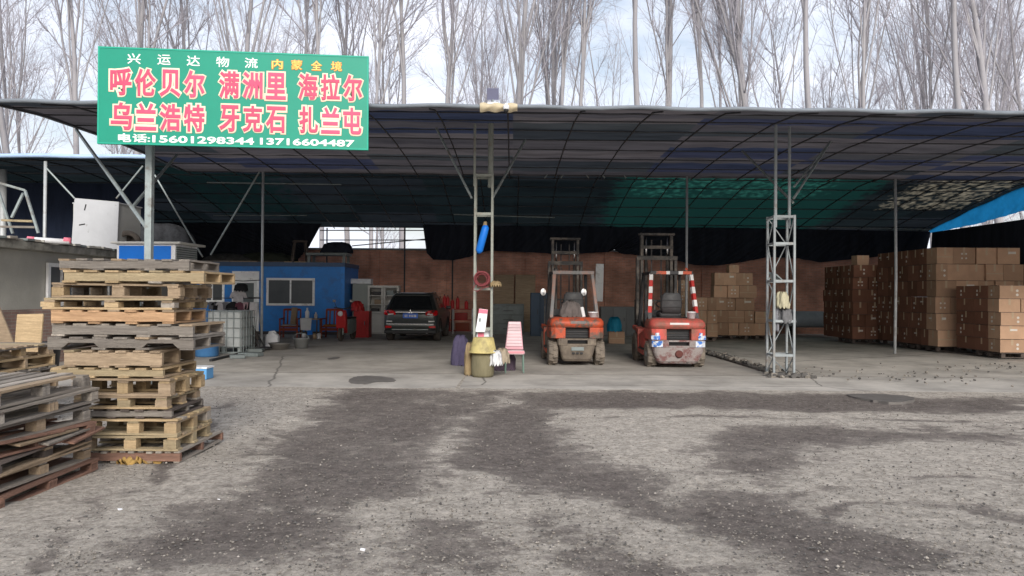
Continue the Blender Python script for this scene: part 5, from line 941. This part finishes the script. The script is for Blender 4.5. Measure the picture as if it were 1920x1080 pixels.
tx = P(582, 628, 26.2).x; bottle('tall white bottle on the small table', tx - .12, 26.2, FZ + .715, .36, .075, M['white_plastic']); bottle('short pale bottle on the small table', tx + .20, 26.15, FZ + .705, .22, .06, GC['white']); bottle('dark flask on the small table', tx + .08, 26.3, FZ + .715, .26, .07, M['blue_panel'])
for k, (px, py) in enumerate(((570, 626), (590, 628), (598, 626))): tag(MB().lathe([(.06, 0), (.075, .03), (.075, .16), (.04, .2), (0, .2)], 12).build('tin', M[('white_plastic', 'tan_wood', 'white_plastic')[k]], None, True, 0, (P(px, py, 25.8).x, 25.8, FZ)), ('white tin on the floor under the small table', 'tan tin on the floor in front of the small table', 'pale tin by the leg of the ochre cushioned armchair')[k], 'tin')
# electric scooter
t = thing('scooter', 'red and grey electric scooter parked by the red cabinet', 'scooter', (P(651, 643, 25.2).x, 25.2, FZ), R_(172))
wheel(t, (0, -.55, .22), .22, .09, 'rubber', 'grey_metal', 1, False); wheel(t, (0, .6, .22), .22, .09, 'rubber', 'grey_metal', 1, False)
MB().prism([(-.5, .30), (-.1, .22), (.35, .22), (.45, .45), (.0, .75), (-.5, .72)], -.15, .15, 'x').build('body', M['grey_metal'], t, bevel=.03); MB().loft([rrect(.14, -.55, .12, .06, z_) for z_ in (.73, .80)]).build('seat', M['black_plastic'], t, True)
MB().prism([(.40, .25), (.62, .45), (.66, .95), (.56, 1.05), (.46, .9)], -.17, .17, 'x').build('leg_shield', M['red_paint'], t, bevel=.03)
for s in (-1, 1): MB().tube((s * .07, .60, .22), (s * .07, .55, .9), .025).build('front_fork', M['steel'], t); MB().tube((0, .5, 1.08), (s * .32, .40, 1.12), .018).build('handlebar', M['dark_steel'], t); MB().tube((s * .22, .43, 1.12), (s * .30, .45, 1.32), .01).build('stalk', M['dark_steel'], t); MB().bb((s * .30 - .05, .44, 1.30), (s * .30 + .05, .46, 1.38)).build('mirror', M['chrome'], t)
MB().lathe([(.09, 0), (.08, .05), (0, .07)], 14, 0, (0, .64, .92), Matrix.Rotation(R_(-90), 3, 'X')).build('headlight', M['white_plastic'], t, True); MB().bb((-.1, .5, .44), (.1, .72, .47)).build('mudguard', M['red_paint'], t, bevel=.01)
# red cabinet, fridge, glass cabinet
t = thing('red_cabinet', 'red steel cabinet standing in front of the grey fridge', 'cabinet', (P(677, 628, 26.8).x, 26.8, FZ)); MB().bb((-.28, 0, 0), (.28, .55, .96)).build('body', M['red_paint'], t, bevel=.01); MB().bb((-.25, -.02, .03), (.18, -.002, .93)).build('door', M['red_paint'], t, bevel=.006); MB().bb((.12, -.05, .45), (.145, -.022, .6)).build('handle', M['chrome'], t)
mound('red_machine', 'red small machine heaped on the red cabinet', 'machine', (P(668, 580, 26.9).x, 27.0, FZ + .965), .22, .2, .34, M['red_paint'], .18, 14)
t = thing('fridge', 'tall grey fridge standing beside the glass fronted cabinet', 'fridge', (P(677, 628, 29.6).x, 29.6, FZ)); MB().bb((-.36, 0, 0), (.36, .65, 1.98)).build('body', mat('fridge_grey', srgb(150, 156, 152), .4, .08, 3, 0), t, bevel=.02)
for a, b in ((.05, 1.05), (1.08, 1.95)): MB().bb((-.35, -.05, a), (.35, -.002, b)).build('door', mat('fridge_door', srgb(140, 146, 142), .4, .08, 3, 0), t, bevel=.01); MB().bb((.27, -.085, a + .3), (.30, -.051, a + .65)).build('handle', M['dark_steel'], t)
t = thing('white_box', 'long white box lying on top of the grey fridge', 'box', (P(676, 530, 29.7).x, 29.75, FZ + 1.98)); MB().bb((-.40, -.1, 0), (.42, .4, .18)).build('body', M['white_plastic'], t, bevel=.03); MB().bb((-.41, -.11, .181), (.43, .41, .21)).build('lid', M['white_plastic'], t, bevel=.01)
t = thing('glass_cabinet', 'tall white cabinet with glass doors above and solid doors below', 'cabinet', (P(718, 628, 29.3).x, 29.3, FZ)); W2 = .62; wp = mat('cabinet_white', (.56, .55, .52), .6, .1, 3, 0)
MB().bb((-W2, .40, 0), (W2, .42, 1.92)).build('back', wp, t)
for x in (-W2, W2 - .03): MB().bb((x, 0, 0), (x + .03, .398, 1.92)).build('side', wp, t)
for z_ in (0, .78, 1.15, 1.5, 1.89): MB().bb((-W2 + .031, .02, z_), (W2 - .031, .398, z_ + .03)).build('shelf', wp, t)
for k in range(2):
    x = -W2 + k * W2; f = link('door', None, t); MB().bb((x + .01, -.02, .05), (x + W2 - .01, -.002, .77)).build('panel', wp, f)
    u = link('glass_door', None, t)
    for a, b, c, e in ((x + .01, x + W2 - .01, .82, .89), (x + .01, x + W2 - .01, 1.83, 1.90), (x + .01, x + .08, .892, 1.828), (x + W2 - .08, x + W2 - .01, .892, 1.828)): MB().bb((a, -.02, c), (b, -.002, e)).build('frame', wp, u)
for k, (x, z_, w_, h, m) in enumerate(((-.35, .81, .3, .2, 'dark_steel'), (.3, .81, .3, .22, 'grey_metal'), (-.2, 1.18, .35, .18, 'tan_wood'), (.32, 1.18, .2, .15, 'white_plastic'), (-.3, 1.53, .4, .14, 'dark_steel'), (.25, 1.53, .3, .2, 'grey_metal'))): tag(MB().loft([rrect(w_ / 2 * q, .1, .34, .03, z__) for q, z__ in ((.96, 0), (1, .02), (1, h - .02), (.9, h))]).build('storage_box', M[m], None, True, 0, (P(718, 628, 29.3).x + x, 29.3, FZ + z_)), ('dark box on the lowest glass shelf', 'grey box on the lowest glass shelf', 'tan box on the middle glass shelf', 'small white box on the middle glass shelf', 'dark box on the top glass shelf', 'grey box on the top glass shelf')[k] + ' of the white cabinet', 'box')
# red shelf with extinguishers
q = P(850, 615, 29.5); t = thing('red_rack', 'low rack of red shelves beside the parked car', 'rack', (q.x, 29.5, FZ)); mat('red_stuff', srgb(150, 45, 42), .5, .3, 5, .1, 20)
for x in (-.75, -.02, .75):
    for y in (0, .45): MB().bb((x - .02, y, 0), (x + .02, y + .03, 1.02)).build('upright', M['pale_steel'], t)
for z_ in (.12, .55, .98): MB().bb((-.76, .032, z_), (.76, .448, z_ + .03)).build('shelf', M['red_stuff'], t)
for k, (x, z_, h) in enumerate(((-.55, 1.01, .5), (-.38, 1.01, .58), (-.25, 1.01, .54), (-.06, 1.01, .40), (.15, 1.01, .5), (.5, 1.01, .35))):
    e = thing('fire_extinguisher', f'red fire extinguisher on the red rack, {ordinal(k)} from the car end', 'extinguisher', (q.x + x, 29.7, FZ + z_), 0, 'fire extinguishers on the red rack'); MB().lathe([(.07, 0), (.075, .03), (.075, h * .75), (.03, h * .88), (.03, h * .92), (0, h * .92)], 14).build('cylinder', M['red_paint'], e, True); MB().bb((-.02, -.07, h * .92), (.02, .05, h)).build('valve', M['black_plastic'], e)
for k, (x, z_, w_, h, m) in enumerate(((-.4, .15, .5, .34, 'red_stuff'), (.35, .15, .55, .30, 'red_wood_varnish'), (-.4, .58, .45, .32, 'dark_steel'), (.3, .58, .5, .28, 'red_stuff'))): tag(MB().loft([rrect(w_ / 2 * q_, .06, .40, .03, zz) for q_, zz in ((.95, 0), (1, .02), (1, h - .02), (.92, h))]).build('storage_bin', M[m], None, True, 0, (q.x + x, 29.5, FZ + z_)), ('dull red bin on the bottom shelf near the car', 'brown bin on the bottom shelf of the red rack', 'dark bin on the middle shelf near the car', 'dull red bin on the middle shelf of the red rack')[k], 'bin')
# cabinets behind the forklifts
def locker(name, lab, px, Yk, W, D, H, m, doors, drawers=0):
    t = thing(name, lab, 'cabinet', (P(px, 600, Yk).x, Yk, FZ)); MB().bb((-W / 2, 0, 0), (W / 2, D, H)).build('body', m, t, bevel=.012)
    for i in range(doors):
        a = -W / 2 + W * i / doors; MB().bb((a + .015, -.022, .06), (a + W / doors - .015, -.002, H - .05)).build('door', m, t, bevel=.006); MB().bb((a + W / doors - .09, -.045, H * .5), (a + W / doors - .07, -.023, H * .62)).build('handle', M['dark_steel'], t)
    for i in range(drawers):
        z_ = .08 + (H - .14) * i / drawers; MB().bb((-W / 2 + .02, -.022, z_), (W / 2 - .02, -.002, z_ + (H - .14) / drawers - .03)).build('drawer', m, t, bevel=.006); MB().bb((-.2, -.04, z_ + .14), (.2, -.023, z_ + .16)).build('handle', M['dark_steel'], t)
    return t
locker('metal_cabinet', 'wide grey metal cabinet near the brick wall behind the pink chair', 953, 29.6, 1.25, .6, 1.22, M['grey_metal'], 0, 3)
locker('blue_locker', 'dark blue grey locker beside the orange forklift mast', 1012, 28.6, .72, .6, 1.68, mat('locker_blue', srgb(62, 78, 96), .5, .1, 3, 0), 2)
locker('low_cabinet', 'long low grey cabinet between the two forklifts', 1162, 29.2, 1.5, .6, 1.15, mat('low_grey', srgb(104, 108, 110), .5, .12, 3, 0), 3)
for k, px in enumerate((945, 985)): tag(MB().box((P(px, 560, 31.5).x, 31.55 - .06 * k, FZ + 1.24), (.85, .02, 2.44), 0, (-.10, 0, 0)).build('plywood_sheet', M['tan_wood']), ('tan plywood sheet leaning on the brick wall behind the metal cabinet', 'tan plywood sheet leaning on the brick wall next to the blue locker')[k], 'board')
tag(MB().box((P(1126, 540, 27.5).x, 27.9, P(1126, 530, 27.9).z), (.30, .05, 1.42), 0, (0, R_(1.5), 0)).build('white_board', M['white_paint'], bevel=.005), 'tall narrow white board standing behind the orange forklift', 'board')
mound('turquoise_bag', 'turquoise bag lying on a carton between the forklifts', 'bag', (P(1153, 612, 24.5).x, 24.6, FZ + .40), .24, .2, .46, mat('turquoise', srgb(20, 120, 150), .7, .15, 5, .2, 20), .07, 15, None, .45)
put_carton(P(1156, 625, 24.5).x, 24.6, FZ, .52, .42, .40, 4, 'brown carton under the turquoise bag between the forklifts', 'carton between the forklifts')
# ------------------------------------------------------------------ around the first lattice tower
x1 = TX1
t = thing('barrel', 'squat olive drum wrapped in sacking at the foot of the tower', 'barrel', (x1 + .02, 14.35, FZ)); MB().lathe([(.20, 0), (.215, .05), (.225, .2), (.215, .36), (.20, .46), (0, .47)], 26).build('body', mat('sacking', srgb(112, 106, 84), .95, .25, 6, .4, 30, stretch=(1, 1, .3)), t, True)
t = thing('yellow_basin', 'pale yellow basin turned upside down over the wrapped barrel', 'basin', (x1 + .03, 14.33, FZ + .475)); MB().lathe([(.275, 0), (.27, .012), (.25, .03), (.20, .27), (.185, .285), (0, .29)], 28).build('bowl', mat('yellow_plastic', srgb(186, 172, 116), .55, .12, 4, .1, 14, col2=srgb(150, 138, 98), amt=.3), t, True); MB().path([(.275 * math.cos(a), .275 * math.sin(a), .0) for a in np.arange(0, 6.28, .3)], .012, 6, closed=True).build('rim', M['yellow_plastic'], t, True)
mound('cement_sack', 'dirty tan sack standing against the wrapped barrel', 'sack', (x1 - .24, 14.62, FZ), .12, .12, .62, mat('sack_tan', srgb(140, 122, 92), .95, .25, 7, .3, 25), .12, 21, None, .35); mound('plastic_bag', 'crumpled white plastic bag tied to the wrapped barrel', 'plastic bag', (x1 + .27, 14.22, FZ + .24), .12, .10, .26, mat('bag_white', srgb(190, 190, 192), .5, .15, 7, .3, 20), .2, 22, None, .6); mound('plastic_bag', 'round greyish tan bag hanging beside the yellow basin', 'plastic bag', (x1 + .40, 14.5, FZ + .26), .14, .12, .26, mat('bag_tan', srgb(150, 138, 120), .6, .2, 7, .3, 20), .1, 23, None, .5)
mound('woven_sack', 'faded purple woven sack slumped near the tower', 'sack', (P(864, 680, 16.6).x, 16.6, FZ), .19, .17, .66, mat('purple_sack', srgb(78, 72, 96), .9, .25, 10, .3, 30), .14, 24, None, .45); mound('woven_sack', 'dark purple sack behind the wrapped barrel', 'sack', (x1 + .42, 15.6, FZ), .22, .2, .42, mat('dark_sack', srgb(70, 58, 70), .9, .25, 10, .3, 30), .14, 25, None, .5)
t = thing('hose_coil', 'tangled red hose coil hung on the lattice tower', 'hose', (x1 - .02, 14.68, P(903, 524, 14.7).z)); hm = mat('red_hose', srgb(112, 50, 54), .5, .15, 6, .05, 30)
for k in range(9): r_ = .11 + .012 * (k % 5); MB().path([(r_ * math.cos(a) + .01 * math.sin(k * 2.3), -.01 * k + .006 * math.sin(3 * a + k), r_ * math.sin(a) * .95 + .012 * math.cos(k * 1.7)) for a in np.arange(0, 6.28, .3)], .011, 6, closed=True).build('coil_turn', hm, t, True)
MB().path([(-.12, -.05, -.08), (-.18, -.06, -.20), (-.10, -.05, -.24), (.05, -.04, -.16), (.14, -.05, -.14)], .011, 6).build('hose_end', hm, t, True); MB().path([(-.1, -.03, .0), (-.08, -.04, .25), (-.06, -.03, .0)], .010, 6).build('hose_end', hm, t, True)
mound('cap', 'tan cloth cap hung on the tower beside the hose coil', 'cap', (x1 + .26, 14.66, P(930, 536, 14.7).z), .11, .08, .08, M['sack_tan'], .06, 26)
t = thing('blue_umbrella', 'furled bright blue package tied aslant inside the tower', 'package', P(905, 447, 14.72)); MB().path([(-.075, 0, -.30), (-.065, 0, -.24), (.03, 0, .12), (.055, 0, .22), (.06, 0, .26)], [.03, .075, .075, .07, .04], 12).build('cover', M['bright_blue'], t, True); MB().path([(-.055, .05, -.22), (.035, .05, .18), (.05, .05, .34)], [.05, .06, .03], 10).build('backing', M['sack_tan'], t, True)
t = thing('notice_board', 'pink topped white notice leaning inside the tower', 'notice', P(903, 622, 14.74)); MB().prism([(-.12, 0), (.07, 0), (.12, .44), (-.05, .46)], -.012, .012).build('board', M['white_plastic'], t); MB().prism([(-.063, .37), (.11, .36), (.118, .435), (-.052, .455)], -.018, -.013).build('heading', pk, t); MB().prism([(-.06, .20), (-.02, .20), (-.01, .27), (-.05, .27)], -.017, -.0125).build('print', M['grey_metal'], t)
t = thing('printed_box', 'small printed white box standing behind the yellow basin in the tower', 'box', (x1, 14.95, FZ + .60)); MB().bb((-.13, -.08, 0), (.13, .08, .28)).build('body', M['white_plastic'], t, bevel=.005); MB().bb((-.10, -.086, .12), (.02, -.081, .22)).build('print', pk, t); MB().bb((-.14, -.1, -.60), (.14, .1, -.001)).build('stand', M['dark_wood'], t)
# the pink chair
g0 = G(965, 700, FZ); t = thing('chair', 'white and pink high backed chair with green grey metal legs', 'chair', (g0.x, g0.y + .02, FZ), R_(2)); pkc = mat('chair_pink', srgb(196, 150, 158), .5, .08, 5, .05, 30); wc = mat('chair_white', srgb(206, 180, 184), .5, .06, 4, .05, 30); lg = mat('chair_leg', srgb(112, 134, 124), .45, .1, 6, 0)
MB().loft([rrect(.205 * q, 0, .40, .05, z_) for q, z_ in ((.97, .38), (1, .395), (1, .43), (.94, .452))]).build('seat', wc, t, True); MB().bb((-.19, -.006, .40), (.19, .002, .445)).build('seat_front', mat('seat_pink', srgb(216, 140, 150), .5, .08, 5, 0), t, bevel=.004)
MB().prism([(-.19, .453), (.19, .453), (.135, 1.03), (-.125, 1.03)], .345, .39).build('backrest', pkc, t, bevel=.012)
for k in range(8):
    z0, z1 = .52 + k * .064, .52 + k * .064 + .060; h0, h1 = .175 - (z0 - .455) * .10, .175 - (z1 - .455) * .10; MB().prism([(-h0, z0), (h0, z0), (h1, z1), (-h1, z1)], .325, .344).build('back_pad', wc, t, bevel=.008)
for sx in (-1, 1):
    MB().tube((sx * .185, .03, 0), (sx * .175, .05, .385), .014).build('leg', lg, t); MB().tube((sx * .185, .40, 0), (sx * .17, .37, .46), .014).build('leg', lg, t)
# rags stuck in the second tower
x2 = TX2
mound('rag_bag', 'pale yellowish rag bag stuffed into the right hand lattice tower', 'rag', (x2 - .02, 14.80, P(1473, 577, 14.8).z), .14, .12, .30, mat('rag_pale', srgb(168, 162, 138), .9, .15, 7, .3, 20), .16, 31, None, .45); mound('rag_bag', 'grey rag bag under the pale one in the right hand lattice tower', 'rag', (x2 + .06, 14.84, P(1478, 605, 14.8).z), .18, .12, .26, mat('rag_grey', srgb(98, 98, 100), .9, .2, 7, .3, 20), .2, 32, None, .5)
t = thing('metal_hood', 'grey sheet metal hood wedged in the right hand lattice tower', 'hood', P(1452, 522, 14.9)); MB().add([(-.12, 0, .10), (.0, -.1, .06), (.22, .0, -.09), (-.02, .1, -.05), (-.10, .02, .13), (.02, -.07, .09), (.23, .02, -.07), (0, .12, -.02)], [(0, 1, 2, 3), (7, 6, 5, 4), (0, 4, 5, 1), (1, 5, 6, 2), (2, 6, 7, 3), (3, 7, 4, 0)]).build('sheet', ST, t)
mound('grey_cloth', 'dark grey cloth hung down inside the right hand lattice tower', 'cloth', (x2 - .12, 14.9, P(1460, 620, 14.9).z), .05, .1, .7, GC['grey'], .2, 33, None, .3)
